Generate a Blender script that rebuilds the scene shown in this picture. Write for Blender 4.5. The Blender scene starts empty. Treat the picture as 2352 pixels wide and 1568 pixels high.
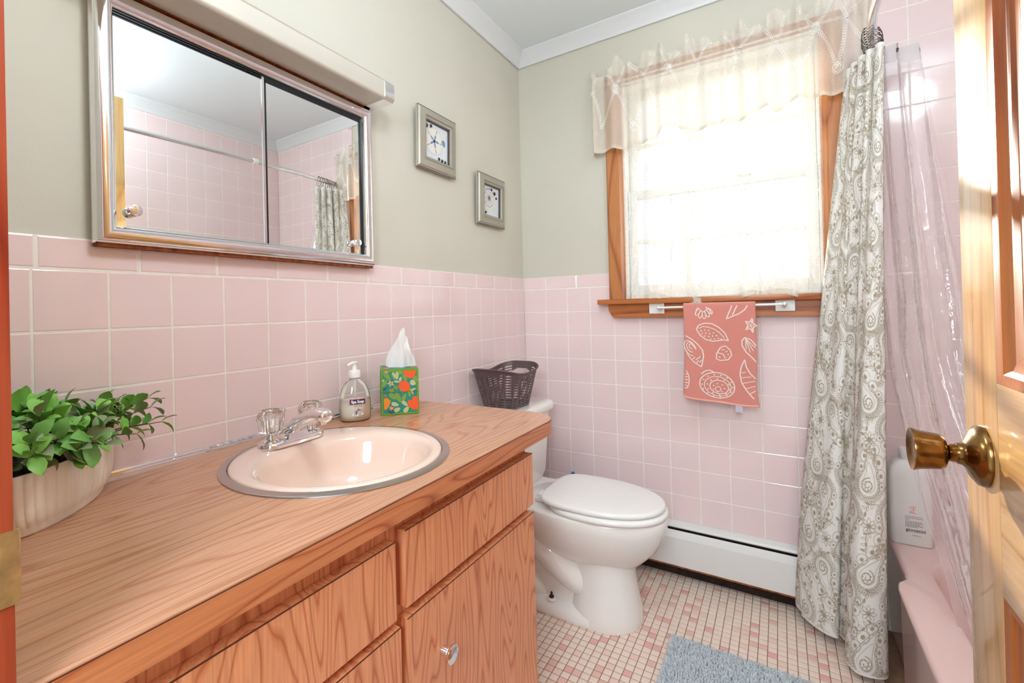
import bpy, bmesh, math, random
from math import sin, cos, pi, sqrt
from mathutils import Vector, Matrix
random.seed(7)
S = bpy.context.scene
COL = S.collection
# ------------------------------------------------------------------ camera
CAM = Vector((1.05515, -2.07656, 1.11651))
YAW, PITCH, ROLL = -0.586, -0.0058, -0.0241
FPX, PPX, PPY = 1066.6311, 1176 - 95.196, 784 - 79.8136
fw = Vector((sin(YAW)*cos(PITCH), cos(YAW)*cos(PITCH), -sin(PITCH)))
rt = Vector((cos(YAW), -sin(YAW), 0)); up = rt.cross(fw)
r2 = cos(ROLL)*rt + sin(ROLL)*up; u2 = -sin(ROLL)*rt + cos(ROLL)*up
cd = bpy.data.cameras.new('camera'); cam = bpy.data.objects.new('camera', cd); COL.objects.link(cam)
M = Matrix((r2, u2, -fw)).transposed().to_4x4(); M.translation = CAM; cam.matrix_world = M
cd.sensor_width = 36; cd.lens = FPX/2352*36; cd.shift_x = (1176-PPX)/2352; cd.shift_y = (PPY-784)/2352
cd.clip_start = 0.01; cd.clip_end = 50
S.camera = cam
def project(P):
    D = Vector(P) - CAM; d = D.dot(fw)
    return PPX + FPX*D.dot(r2)/d, PPY - FPX*D.dot(u2)/d, d
# ------------------------------------------------------------------ light
S.view_settings.view_transform = 'Standard'; S.view_settings.look = 'None'
S.view_settings.gamma = 1; S.view_settings.use_curve_mapping = False
S.view_settings.exposure = 1.13
W = bpy.data.worlds.new('world'); S.world = W; W.use_nodes = True
W.node_tree.nodes['Background'].inputs[0].default_value = (0.90, 0.96, 1.0, 1)
W.node_tree.nodes['Background'].inputs[1].default_value = 0.50
def lamp(name, kind, energy, **k):
    l = bpy.data.lights.new(name, kind); l.energy = energy
    o = bpy.data.objects.new(name, l); COL.objects.link(o)
    return l, o
sl, so = lamp('sun', 'SUN', 5.5); sl.angle = 0.02; sl.color = (1, 0.93, 0.82)
so.rotation_euler = Vector((0.45, -1, -0.27)).to_track_quat('-Z', 'Y').to_euler()
so.location = (0.6, 3, 3)
hl, ho = lamp('added_fill_light', 'AREA', 11.0); hl.shape = 'DISK'; hl.size = 0.6; hl.color = (0.82, 0.93, 1)  # unseen fill disk added behind the camera to brighten the room
ho.location = (1.15, -2.95, 1.68); ho.rotation_euler = (Vector((0.55, -1.0, 0.75))-Vector(ho.location)).to_track_quat('-Z', 'Y').to_euler()
# ------------------------------------------------------------------ materials
def lin(c):
    return tuple(((x/255)/12.92 if x/255 <= 0.04045 else ((x/255+0.055)/1.055)**2.4) for x in c) + (1,)
def sh(n): return n.node_tree.nodes, n.node_tree.links
def mat(name, rgb, rough=0.5, metal=0, spec=0.5, bump=None, var=None, coat=0, trans=0, ior=1.45, sheen=0, alpha=1, world_tex=False):
    """rgb in sRGB 0-255. bump=(scale,strength,dist) noise relief; var=(scale,amount) soft tone variation"""
    m = bpy.data.materials.new(name); m.use_nodes = True
    N, L = sh(m); b = N['Principled BSDF']
    b.inputs['Base Color'].default_value = lin(rgb); b.inputs['Roughness'].default_value = rough
    b.inputs['Metallic'].default_value = metal; b.inputs['Specular IOR Level'].default_value = spec
    b.inputs['Coat Weight'].default_value = coat; b.inputs['Transmission Weight'].default_value = trans
    b.inputs['IOR'].default_value = ior; b.inputs['Sheen Weight'].default_value = sheen
    b.inputs['Alpha'].default_value = alpha
    if bump or var:
        tc = N.new('ShaderNodeTexCoord')
    if world_tex:
        ge = N.new('ShaderNodeNewGeometry'); src = ge.outputs['Position']
    elif bump or var: src = tc.outputs['Object']
    if bump:
        no = N.new('ShaderNodeTexNoise'); no.inputs['Scale'].default_value = bump[0]; no.inputs['Detail'].default_value = 3
        bp = N.new('ShaderNodeBump'); bp.inputs['Strength'].default_value = bump[1]; bp.inputs['Distance'].default_value = bump[2]
        L.new(src, no.inputs['Vector']); L.new(no.outputs['Fac'], bp.inputs['Height']); L.new(bp.outputs[0], b.inputs['Normal'])
    if var:
        n2 = N.new('ShaderNodeTexNoise'); n2.inputs['Scale'].default_value = var[0]; n2.inputs['Detail'].default_value = 4
        hs = N.new('ShaderNodeHueSaturation'); hs.inputs['Color'].default_value = lin(rgb)
        mr = N.new('ShaderNodeMapRange'); mr.inputs[1].default_value = 0.3; mr.inputs[2].default_value = 0.7
        mr.inputs[3].default_value = 1-var[1]; mr.inputs[4].default_value = 1+var[1]
        L.new(src, n2.inputs['Vector']); L.new(n2.outputs['Fac'], mr.inputs[0]); L.new(mr.outputs[0], hs.inputs['Value'])
        L.new(hs.outputs[0], b.inputs['Base Color'])
    return m
def wood(name, c1, c2, c3, axis, rough=0.3, lines=9.0, scale=1.0, coat=0.0):
    """contour-line (cathedral) grain running along axis"""
    m = bpy.data.materials.new(name); m.use_nodes = True
    N, L = sh(m); b = N['Principled BSDF']; b.inputs['Roughness'].default_value = rough; b.inputs['Coat Weight'].default_value = coat
    tc = N.new('ShaderNodeTexCoord'); mp = N.new('ShaderNodeMapping')
    s = [9.0*scale]*3; s[axis] = 1.15*scale; mp.inputs['Scale'].default_value = s
    L.new(tc.outputs['Object'], mp.inputs[0])
    n1 = N.new('ShaderNodeTexNoise'); n1.inputs['Scale'].default_value = 1.0; n1.inputs['Detail'].default_value = 0.5; n1.inputs['Distortion'].default_value = 0.2
    L.new(mp.outputs[0], n1.inputs['Vector'])
    mu = N.new('ShaderNodeMath'); mu.operation = 'MULTIPLY'; mu.inputs[1].default_value = lines; L.new(n1.outputs['Fac'], mu.inputs[0])
    pp = N.new('ShaderNodeMath'); pp.operation = 'PINGPONG'; pp.inputs[1].default_value = 0.5; L.new(mu.outputs[0], pp.inputs[0])
    r = N.new('ShaderNodeValToRGB'); e = r.color_ramp.elements
    e[0].position = 0.0; e[0].color = lin(c3); e[1].position = 0.5; e[1].color = lin(c1)
    k = r.color_ramp.elements.new(0.07); k.color = lin(c2)
    k = r.color_ramp.elements.new(0.22); k.color = lin(c1)
    L.new(pp.outputs[0], r.inputs[0])
    m2 = N.new('ShaderNodeMapping'); s2 = [260.0]*3; s2[axis] = 9.0; m2.inputs['Scale'].default_value = s2; L.new(tc.outputs['Object'], m2.inputs[0])
    n2 = N.new('ShaderNodeTexNoise'); n2.inputs['Scale'].default_value = 1.0; n2.inputs['Detail'].default_value = 2; L.new(m2.outputs[0], n2.inputs['Vector'])
    mr = N.new('ShaderNodeMapRange'); mr.inputs[1].default_value = 0.3; mr.inputs[2].default_value = 0.7; mr.inputs[3].default_value = 0.86; mr.inputs[4].default_value = 1.1
    L.new(n2.outputs['Fac'], mr.inputs[0])
    hs = N.new('ShaderNodeHueSaturation'); L.new(r.outputs[0], hs.inputs['Color']); L.new(mr.outputs[0], hs.inputs['Value'])
    L.new(hs.outputs[0], b.inputs['Base Color'])
    return m
def sheer(name, rgb, opacity, glossy=0.0, rough=0.15, weave=0, trl=0.5):
    """thin see-through sheet: part clear, part diffusing / translucent, optional gloss"""
    m = bpy.data.materials.new(name); m.use_nodes = True
    N, L = sh(m); N.remove(N['Principled BSDF']); out = N['Material Output']
    t = N.new('ShaderNodeBsdfTransparent'); d = N.new('ShaderNodeBsdfDiffuse'); tl = N.new('ShaderNodeBsdfTranslucent')
    d.inputs[0].default_value = lin(rgb); tl.inputs[0].default_value = lin(rgb)
    a = N.new('ShaderNodeMixShader'); a.inputs[0].default_value = trl; L.new(d.outputs[0], a.inputs[1]); L.new(tl.outputs[0], a.inputs[2])
    x = N.new('ShaderNodeMixShader'); x.inputs[0].default_value = opacity; L.new(t.outputs[0], x.inputs[1]); L.new(a.outputs[0], x.inputs[2])
    if weave:
        tc = N.new('ShaderNodeTexCoord'); no = N.new('ShaderNodeTexNoise'); no.inputs['Scale'].default_value = weave; no.inputs['Detail'].default_value = 1
        mr = N.new('ShaderNodeMapRange'); mr.inputs[1].default_value = .3; mr.inputs[2].default_value = .7
        mr.inputs[3].default_value = opacity-0.12; mr.inputs[4].default_value = opacity+0.12
        L.new(tc.outputs['Object'], no.inputs['Vector']); L.new(no.outputs['Fac'], mr.inputs[0]); L.new(mr.outputs[0], x.inputs[0])
    last = x
    if glossy:
        g = N.new('ShaderNodeBsdfGlossy'); g.inputs['Roughness'].default_value = rough; g.inputs[0].default_value = (1, 1, 1, 1)
        fr = N.new('ShaderNodeFresnel'); fr.inputs[0].default_value = 1.5
        mu = N.new('ShaderNodeMath'); mu.operation = 'MULTIPLY'; mu.inputs[1].default_value = glossy; L.new(fr.outputs[0], mu.inputs[0])
        y = N.new('ShaderNodeMixShader'); L.new(mu.outputs[0], y.inputs[0]); L.new(x.outputs[0], y.inputs[1]); L.new(g.outputs[0], y.inputs[2])
        tc = N.new('ShaderNodeTexCoord'); no = N.new('ShaderNodeTexNoise'); no.inputs['Scale'].default_value = 22; no.inputs['Detail'].default_value = 2
        bp = N.new('ShaderNodeBump'); bp.inputs['Strength'].default_value = 0.35; bp.inputs['Distance'].default_value = 0.01
        L.new(tc.outputs['Object'], no.inputs['Vector']); L.new(no.outputs['Fac'], bp.inputs['Height']); L.new(bp.outputs[0], g.inputs['Normal'])
        last = y
    L.new(last.outputs[0], out.inputs[0])
    return m
MT = {}
MT['paint'] = mat('wall_paint', (211, 207, 193), 0.75, bump=(220, .12, .002), var=(3, .02))
MT['ceiling'] = mat('ceiling_paint', (236, 244, 248), 0.8)
MT['trimwhite'] = mat('white_trim_paint', (226, 228, 230), 0.4)
MT['tile'] = mat('pink_glazed_tile', (241, 218, 217), 0.07, spec=0.8, bump=(16, .012, .003), var=(2.5, .02), world_tex=True)
MT['grout'] = mat('pale_grout', (244, 240, 230), 0.8, var=(40, .04))
MT['fgrout'] = mat('brown_floor_grout', (158, 128, 102), 0.9, var=(25, .2))
FL = [mat('cream_mosaic', (242, 221, 206), 0.35, var=(9, .03)), mat('blush_mosaic', (240, 208, 193), 0.35, var=(9, .03)),
      mat('peach_mosaic', (234, 190, 176), 0.35), mat('pink_mosaic', (234, 178, 168), 0.35)]
MT['cabinet'] = wood('cherry_laminate_upright', (232, 158, 112), (218, 136, 92), (190, 110, 72), 2, 0.32, 13, 1.7)
MT['cabinet_y'] = wood('cherry_laminate_level', (208, 132, 86), (192, 112, 68), (164, 88, 54), 1, 0.32, 13, 1.7)
MT['counter'] = wood('cherry_laminate_top', (206, 153, 119), (196, 139, 103), (186, 127, 93), 1, 0.22, 13, 1.6)
MT['edgeline'] = mat('dark_laminate_edge', (90, 50, 34), 0.5)
MT['wintrim'] = wood('varnished_pine_upright', (190, 122, 66), (176, 104, 50), (150, 80, 36), 2, 0.35, 6, 0.8)
MT['wintrim_x'] = wood('varnished_pine_level', (188, 112, 58), (170, 94, 44), (140, 70, 30), 0, 0.32, 6, 0.8)
MT['door'] = wood('honey_pine_door', (206, 164, 108), (196, 150, 92), (178, 130, 76), 2, 0.26, 7, 0.7, coat=0.3)
MT['door_y'] = wood('honey_pine_rail', (206, 164, 108), (196, 150, 92), (178, 130, 76), 1, 0.26, 7, 0.7, coat=0.3)
MT['doorshade'] = wood('shaded_pine_molding', (176, 104, 50), (160, 86, 38), (130, 62, 26), 2, 0.3, 6, 0.8)
MT['jamb'] = wood('red_oak_jamb', (170, 74, 46), (152, 54, 32), (130, 40, 22), 2, 0.3, 6, 0.8)
MT['chrome'] = mat('chrome', (236, 236, 238), 0.09, 1)
MT['mirror'] = mat('mirror_silver', (240, 243, 241), 0.006, 1)
MT['brushed'] = mat('brushed_beige_metal', (208, 202, 190), 0.4, 0.3, bump=(160, .05, .001))
MT['rust'] = mat('rusty_steel', (150, 84, 46), 0.7, 0.2, var=(60, .5))
MT['black'] = mat('black_gasket', (24, 26, 30), 0.35)
MT['porcelain'] = mat('white_porcelain', (244, 240, 235), 0.1, coat=0.4)
MT['seat'] = mat('white_seat_plastic', (248, 247, 244), 0.18)
MT['bisque'] = mat('pink_bisque_porcelain', (242, 214, 198), 0.1, coat=0.4)
MT['tub'] = mat('pink_enamel', (240, 206, 200), 0.12, coat=0.3)
MT['steelring'] = mat('satin_steel_ring', (190, 182, 178), 0.25, 1)
MT['acrylic'] = mat('clear_acrylic', (250, 250, 250), 0.02, trans=1.0, ior=1.45)
MT['whiteplastic'] = mat('white_plastic', (240, 239, 235), 0.3)
MT['clearplastic'] = sheer('clear_bottle_plastic', (245, 240, 236), 0.10, 1.0, 0.04)
MT['soap'] = mat('cream_liquid_soap', (255, 249, 232), 0.3)
MT['basket'] = mat('brown_plastic_weave', (92, 74, 74), 0.4)
MT['heater'] = mat('white_enamel_steel', (230, 229, 226), 0.35)
MT['heaterdark'] = mat('dark_heater_inside', (46, 30, 24), 0.8, var=(40, .5))
MT['sashwhite'] = mat('white_sash_paint', (236, 238, 236), 0.4)
MT['sheer'] = sheer('ivory_sheer', (236, 231, 222), 0.32, weave=700, trl=0.06)
MT['valance'] = sheer('ivory_sheer_valance', (240, 230, 216), 0.52, weave=700, trl=0.08)
MT['hem'] = sheer('ivory_sheer_hem', (240, 232, 216), 0.7, trl=0.08)
MT['embroidery'] = mat('white_embroidery', (250, 250, 246), 0.7)
MT['curtain'] = mat('white_curtain_cloth', (240, 238, 233), 0.75, bump=(500, .1, .001))
MT['print'] = mat('taupe_paisley_print', (178, 162, 138), 0.8)
MT['liner'] = sheer('clear_vinyl_liner', (250, 236, 242), 0.30, 0.5, 0.08)
MT['linerhead'] = sheer('clear_vinyl_header', (240, 240, 242), 0.6, 0.5, 0.12)
MT['towel'] = mat('coral_terry', (240, 152, 138), 0.95, bump=(900, .9, .003), sheen=.4)
MT['towelprint'] = mat('white_terry', (244, 222, 212), 0.95, bump=(900, .6, .002))
MT['towelhem'] = mat('coral_hem', (244, 176, 160), 0.9)
MT['rug'] = mat('grey_chenille', (200, 207, 211), 0.95, var=(60, .12))
MT['brass'] = mat('aged_brass', (132, 100, 58), 0.2, 1, var=(45, .4))
MT['frame'] = mat('champagne_frame', (176, 170, 156), 0.35, 0.35, bump=(120, .1, .001))
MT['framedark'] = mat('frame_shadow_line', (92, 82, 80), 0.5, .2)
MT['art'] = mat('pale_blue_art_paper', (222, 228, 232), 0.8, var=(18, .06))
MT['artblue'] = mat('blue_ink', (110, 150, 196), 0.8)
MT['artgrey'] = mat('grey_ink', (178, 180, 186), 0.8)
MT['artcream'] = mat('cream_ink', (232, 226, 214), 0.8)
MT['stud'] = mat('dark_silver_stud', (90, 88, 86), 0.2, 1)
MT['pot'] = mat('ivory_fluted_glaze', (246, 239, 226), 0.22, var=(9, .04))
LEAF = [mat('bright_green_leaf', (132, 190, 84), 0.45, var=(60, .2)), mat('green_leaf', (112, 166, 82), 0.45, var=(60, .2)),
        mat('dull_green_leaf', (128, 146, 100), 0.5, var=(60, .2)), mat('brownish_leaf', (118, 110, 88), 0.55, var=(60, .2))]
MT['stem'] = mat('brown_stem', (86, 66, 50), 0.7)
MT['moss'] = mat('dark_moss', (52, 46, 34), 0.9, bump=(90, 1, .01))
MT['tissue'] = sheer('white_tissue', (252, 251, 249), 0.93, trl=0.3)
MT['glass'] = sheer('window_glass', (255, 255, 255), 0.02, 1.0, 0.0)
MT['blue'] = mat('blue_plastic', (36, 110, 190), 0.35)
for k, c in dict(teal=(46, 134, 116), green=(104, 152, 44), leafg=(120, 160, 66), olive=(186, 192, 136), orange=(238, 92, 40), amber=(232, 140, 36), navy=(34, 76, 96), pinkp=(240, 140, 130), red=(226, 70, 44), purple=(60, 36, 92), white=(250, 250, 248), ink=(96, 84, 96), gold=(206, 130, 60), lilac=(120, 110, 170)).items():
    MT[k] = mat('print_'+k, c, 0.45)
# ------------------------------------------------------------------ mesh building
class MB:
    def __init__(s): s.v = []; s.f = []; s.m = []; s.cm = 0
    def add(s, vs, fs):
        o = len(s.v); s.v += [tuple(p) for p in vs]; s.f += [tuple(i+o for i in f) for f in fs]; s.m += [s.cm]*len(fs)
        return s
    def box(s, a, b, ch=0.0):
        x0, y0, z0 = a; x1, y1, z1 = b
        if ch <= 0:
            return s.add([(x0,y0,z0),(x1,y0,z0),(x1,y1,z0),(x0,y1,z0),(x0,y0,z1),(x1,y0,z1),(x1,y1,z1),(x0,y1,z1)],
                         [(3,2,1,0),(4,5,6,7),(0,1,5,4),(1,2,6,5),(2,3,7,6),(3,0,4,7)])
        bm = bmesh.new(); bmesh.ops.create_cube(bm, size=1)
        bmesh.ops.scale(bm, vec=(x1-x0, y1-y0, z1-z0), verts=bm.verts); bmesh.ops.translate(bm, vec=((x0+x1)/2, (y0+y1)/2, (z0+z1)/2), verts=bm.verts)
        bmesh.ops.bevel(bm, geom=list(bm.edges), offset=ch, segments=2, affect='EDGES', profile=0.6)
        bm.verts.index_update(); s.add([v.co[:] for v in bm.verts], [[v.index for v in f.verts] for f in bm.faces]); bm.free()
        return s
    def rings(s, R, cap0=True, cap1=True, close=False, loop=True):
        n = len(R[0]); vs = [p for r in R for p in r]; fs = []
        K = len(R) if close else len(R)-1
        for i in range(K):
            a = i*n; b = ((i+1) % len(R))*n
            for j in range(n if loop else n-1):
                k = (j+1) % n; fs.append((a+j, a+k, b+k, b+j))
        if cap0 and loop and not close: fs.append(tuple(range(n-1, -1, -1)))
        if cap1 and loop and not close: fs.append(tuple((len(R)-1)*n+j for j in range(n)))
        return s.add(vs, fs)
    def tube(s, path, r, n=10, close=False, caps=True):
        P = [Vector(p) for p in path]; R = []; N = None
        rr = r if callable(r) else (lambda t: r)
        for i, p in enumerate(P):
            if close: t = P[(i+1) % len(P)] - P[i-1]
            else: t = P[min(i+1, len(P)-1)] - P[max(i-1, 0)]
            t.normalize()
            if N is None:
                N = t.orthogonal().normalized()
            N = (N - t*N.dot(t)); 
            if N.length < 1e-6: N = t.orthogonal()
            N.normalize(); B = t.cross(N); q = rr(i/max(1, len(P)-1))
            R.append([p + (N*cos(2*pi*j/n) + B*sin(2*pi*j/n))*q for j in range(n)])
        return s.rings(R, caps, caps, close)
    def lathe(s, prof, org, axis=(0,0,1), n=24, cap0=True, cap1=True, flute=None):
        A = Vector(axis).normalized(); X = A.orthogonal().normalized()
        if abs(A.z) > .9: X = Vector((1,0,0))
        Y = A.cross(X); O = Vector(org); R = []
        for (r, h) in prof:
            R.append([O + A*h + (X*cos(2*pi*j/n)+Y*sin(2*pi*j/n))*(r*(1 if not flute else 1+flute*cos(pi*j))) for j in range(n)])
        return s.rings(R, cap0, cap1)
    def prism(s, poly, lo, hi, ax=2):
        """extrude 2D poly along axis ax from lo to hi; poly gives the other two coords in order"""
        def P(a, b, h):
            return {2: (a, b, h), 1: (a, h, b), 0: (h, a, b)}[ax]
        n = len(poly)
        return s.rings([[P(a, b, lo) for a, b in poly], [P(a, b, hi) for a, b in poly]])
    def grid(s, fn, nu, nv):
        vs = [fn(i/nu, j/nv) for j in range(nv+1) for i in range(nu+1)]
        fs = [(j*(nu+1)+i, j*(nu+1)+i+1, (j+1)*(nu+1)+i+1, (j+1)*(nu+1)+i) for j in range(nv) for i in range(nu)]
        return s.add(vs, fs)
    def xf(s, fn):
        s.v = [tuple(fn(Vector(p))) for p in s.v]; return s
WL = {}
def wloc(o): return WL.get(o.name, Vector((0,0,0))) if o else Vector((0,0,0))
def setp(o, label=None, cat=None, group=None, kind=None):
    if label: o['label'] = label
    if cat: o['category'] = cat
    if group: o['group'] = group
    if kind: o['kind'] = kind
    return o
def tomesh(mb, name, mats, loc, smooth):
    me = bpy.data.meshes.new(name)
    lx, ly, lz = loc
    me.from_pydata([(x-lx, y-ly, z-lz) for x, y, z in mb.v], [], mb.f)
    for m in (mats if isinstance(mats, (list, tuple)) else [mats]): me.materials.append(m)
    if any(mb.m): me.polygons.foreach_set('material_index', mb.m)
    bm = bmesh.new(); bm.from_mesh(me); bmesh.ops.recalc_face_normals(bm, faces=bm.faces); bm.to_mesh(me); bm.free()
    if smooth:
        me.polygons.foreach_set('use_smooth', [True]*len(me.polygons))
        if smooth is not True: me.set_sharp_from_angle(angle=math.radians(smooth))
    return me
def build(mb, name, mats, parent=None, smooth=35, base=None, **k):
    loc = wloc(parent) if parent else Vector(base or (0,0,0))
    o = bpy.data.objects.new(name, tomesh(mb, name, mats, loc, smooth)); COL.objects.link(o)
    if parent: o.parent = parent
    else: o.location = loc
    WL[o.name] = loc
    return setp(o, **k)
def thing(name, label, cat, loc, group=None, kind=None):
    o = bpy.data.objects.new(name, None); COL.objects.link(o); o.empty_display_size = 0.05
    o.location = loc; WL[o.name] = Vector(loc)
    return setp(o, label, cat, group, kind)
def link_mesh(me, name, loc, parent, rot=None):
    o = bpy.data.objects.new(name, me); COL.objects.link(o); o.parent = parent
    o.location = Vector(loc) - wloc(parent)
    if rot is not None: o.rotation_euler = rot
    WL[o.name] = Vector(loc)
    return o
def catmull(P, n, close=False):
    P = [Vector(p) for p in P]; out = []; m = len(P)
    seg = m if close else m-1
    for i in range(n + (0 if close else 1)):
        t = i/n*seg; k = min(int(t), seg-1); f = t-k
        if close: a, b, c, d = P[(k-1) % m], P[k % m], P[(k+1) % m], P[(k+2) % m]
        else: a, b, c, d = P[max(k-1, 0)], P[k], P[min(k+1, m-1)], P[min(k+2, m-1)]
        out.append(0.5*((2*b) + (c-a)*f + (2*a-5*b+4*c-d)*f*f + (3*b-a-3*c+d)*f**3))
    return out
def rrect(x0, y0, x1, y1, r, n=6):
    pts = []
    for cx, cy, a in ((x1-r, y1-r, 0), (x0+r, y1-r, pi/2), (x0+r, y0+r, pi), (x1-r, y0+r, 1.5*pi)):
        for i in range(n+1):
            t = a + pi/2*i/n; pts.append((cx+r*cos(t), cy+r*sin(t)))
    return pts
# strokes on a surface: surf(u,v)->point, offset along nrm(u,v)
def ribbon(mb, pts, w, surf, step=0.006, close=False):
    Q = [Vector((p[0], p[1])) for p in pts]
    if close: Q = Q + [Q[0]]
    R = [Q[0]]
    for a, b in zip(Q, Q[1:]):
        n = max(1, int((b-a).length/step))
        R += [a.lerp(b, i/n) for i in range(1, n+1)]
    vs = []; 
    for i, q in enumerate(R):
        t = R[min(i+1, len(R)-1)] - R[max(i-1, 0)]
        if close and (i == 0 or i == len(R)-1): t = R[1]-R[-2]
        if t.length < 1e-9: t = Vector((1, 0))
        t.normalize(); n = Vector((-t.y, t.x))*w/2
        vs += [surf(q.x+n.x, q.y+n.y), surf(q.x-n.x, q.y-n.y)]
    fs = [(2*i, 2*i+1, 2*i+3, 2*i+2) for i in range(len(R)-1)]
    mb.add(vs, fs)
def blob(mb, pts, surf):
    n = len(pts); c = (sum(p[0] for p in pts)/n, sum(p[1] for p in pts)/n)
    mb.add([surf(*p) for p in pts] + [surf(*c)], [(i, (i+1) % n, n) for i in range(n)])
def ell(cx, cy, rx, ry, rot=0, n=14, a0=0, a1=2*pi):
    full = abs(a1-a0-2*pi) < 1e-6
    out = []
    for i in range(n if full else n+1):
        t = a0+(a1-a0)*i/n; x, y = rx*cos(t), ry*sin(t)
        out.append((cx+x*cos(rot)-y*sin(rot), cy+x*sin(rot)+y*cos(rot)))
    return out
def leafshape(cx, cy, L_, w, rot, n=10):
    out = []
    for i in range(n):
        t = i/n*2*pi; x = L_/2*cos(t); y = w/2*sin(t)*(1-0.35*cos(t))
        out.append((cx+x*cos(rot)-y*sin(rot), cy+x*sin(rot)+y*cos(rot)))
    return out
def textmesh(body, size, shear=0, bold=0.0):
    c = bpy.data.curves.new('txt', 'FONT'); c.body = body; c.size = size; c.resolution_u = 3; c.align_x = 'LEFT'; c.offset = bold; c.shear = shear
    o = bpy.data.objects.new('txt', c); COL.objects.link(o)
    dg = bpy.context.evaluated_depsgraph_get(); dg.update(); me = o.evaluated_get(dg).to_mesh()
    vs = [tuple(v.co[:2]) for v in me.vertices]; fs = [tuple(p.vertices) for p in me.polygons]
    o.evaluated_get(dg).to_mesh_clear(); bpy.data.objects.remove(o); bpy.data.curves.remove(c)
    return vs, fs
def text_on(mb, body, size, u, v, surf, width=None, vdown=True, bold=0.0):
    vs, fs = textmesh(body, size, bold=bold)
    if not vs: return
    x0 = min(a for a, b in vs); x1 = max(a for a, b in vs); k = (width/(x1-x0)) if width else 1
    mb.add([surf(u+(a-x0)*k, v-b if vdown else v+b) for a, b in vs], fs)
# ================================================================== STRUCTURE
PT = 0.1095; ZA = 11*PT; JG = 0.0030; ZC = 2.372; XR = 2.03; YF = -1.985
TILE = {}
def tile_mesh(w, h, mkey, name='tile', t=0.006, big=False):
    k = (round(w, 4), round(h, 4), mkey if isinstance(mkey, str) else mkey.name, big, name)
    if k in TILE: return TILE[k]
    mb = MB(); c = 0.0012 if not big else 0.0025
    def ring(d, z): return [(-w/2+d, -h/2+d, z), (w/2-d, -h/2+d, z), (w/2-d, h/2-d, z), (-w/2+d, h/2-d, z)]
    mb.rings([ring(0, -t), ring(0, -c), ring(c*0.35, -c*0.35), ring(c*1.4, 0)], cap0=False)
    me = tomesh(mb, name, MT[mkey] if isinstance(mkey, str) else mkey, (0,0,0), 0)
    TILE[k] = me; return me
ROT = {'left': (pi/2, 0, pi/2), 'back': (pi/2, 0, 0), 'right': (pi/2, 0, -pi/2), 'floor': (0, 0, 0)}
def place_tile(side, a0, a1, b0, b1, parent, name='tile', mkey='tile', big=False, lift=0):
    w, h = a1-a0-JG, b1-b0-JG
    if w < 0.008 or h < 0.008: return
    a, b = (a0+a1)/2, (b0+b1)/2
    loc = {'left': (lift, a, b), 'back': (a, -lift, b), 'right': (XR-lift, a, b), 'floor': (a, b, lift)}[side]
    r_ = ROT[side]; q = random.uniform
    return link_mesh(tile_mesh(w, h, mkey, name, big=big), name, loc, parent, (r_[0]+q(-.0007, .0007), r_[1]+q(-.0007, .0007)*(0 if side != 'floor' else 1), r_[2]+q(-.0007, .0007)*(1 if side != 'floor' else 0)))
# --- left wall
wl = build(MB().box((-.11, -2.1, 0), (-.006, 0.12, ZC+.06)), 'wall_left', MT['paint'], kind='structure', label='beige painted left wall above pink tile wainscot')
build(MB().box((-.0065, -1.985, 0), (-.0007, 0, ZA+.058)), 'grout', MT['grout'], wl)
for j in range(18):
    y0 = (j-17+.268)*PT
    y1 = min(y0+PT, 0)
    if j == 16: y1 = y0+PT
    if y1 > 0: y1 = 0
    if y0 < -1.984: continue
    for r in range(11):
        z1 = ZA-r*PT; z0 = z1-PT
        if y1 < -0.9 and z1 < 0.83: continue
        if y1 < -0.9 and z0 < 0.822: z0 = 0.822
        place_tile('left', y0, y1, z0, z1, wl)
y0 = -17*PT+.268*PT-PT
for r in range(4): place_tile('left', max(y0, -1.984), y0+PT, max(ZA-r*PT-PT, .822), ZA-r*PT, wl)
jc = [-1.8257-.1525, -1.8257, -1.6714, -1.5174, -1.3645, -1.2095, -1.0551, -.9029, -.7496, -.5968, -.4385, -.2891, -.1363, 0]
for a, b in zip(jc, jc[1:]): place_tile('left', a, b, ZA, ZA+.06, wl, 'cap_tile', big=True)
# --- back wall with window opening
WX0, WX1, WZ0, WZ1 = .497, 1.194, 1.145, 2.09
mb = MB()
mb.box((-.006, .006, 0), (WX0, .13, ZC+.06)).box((WX1, .006, 0), (XR+.11, .13, ZC+.06)).box((WX0, .006, 0), (WX1, .13, WZ0)).box((WX0, .006, WZ1), (WX1, .13, ZC+.06))
wb = build(mb, 'wall_back', MT['paint'], kind='structure', label='back wall with window, beige paint above pink tiles')
mb = MB().box((0, .0007, 0), (XR, .0065, 1.07)).box((0, .0007, 1.07), (.43, .0065, ZA+.058)).box((1.25, .0007, 1.07), (XR, .0065, ZA+.058)).box((1.2735, .0007, ZA+.058), (XR, .0065, 2.315))
build(mb, 'grout', MT['grout'], wb)
xs = [0]+[(k+.06)*PT for k in range(1, 19)]+[XR]
for a, b in zip(xs, xs[1:]):
    for r in range(-11, 11):
        z1 = ZA-r*PT; z0 = z1-PT; a_, b_ = a, b
        if z1 > 2.315: z1 = 2.315
        if z0 > 2.30: continue
        if r < 0:
            if b <= 1.275: continue
            a_ = max(a, 1.2735)
        if z1 < .21 or (a > 1.31 and z1 < .34): continue
        if z1 > 1.10 and b > .445 and a < 1.24:
            if a < .40: b_ = .445
            elif b > 1.25: a_ = max(a, 1.24)
            else: continue
        elif z1 > 1.10 and a < 1.24 < b: a_ = 1.24
        if z1 > 1.10 and a < .445 < b: b_ = .445
        place_tile('back', a_, b_, z0, z1, wb)
for a, b in zip([0, .1189, .2732], [.1189, .2732, .432]): place_tile('back', a, b, ZA, ZA+.06, wb, 'cap_tile', big=True)
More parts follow.
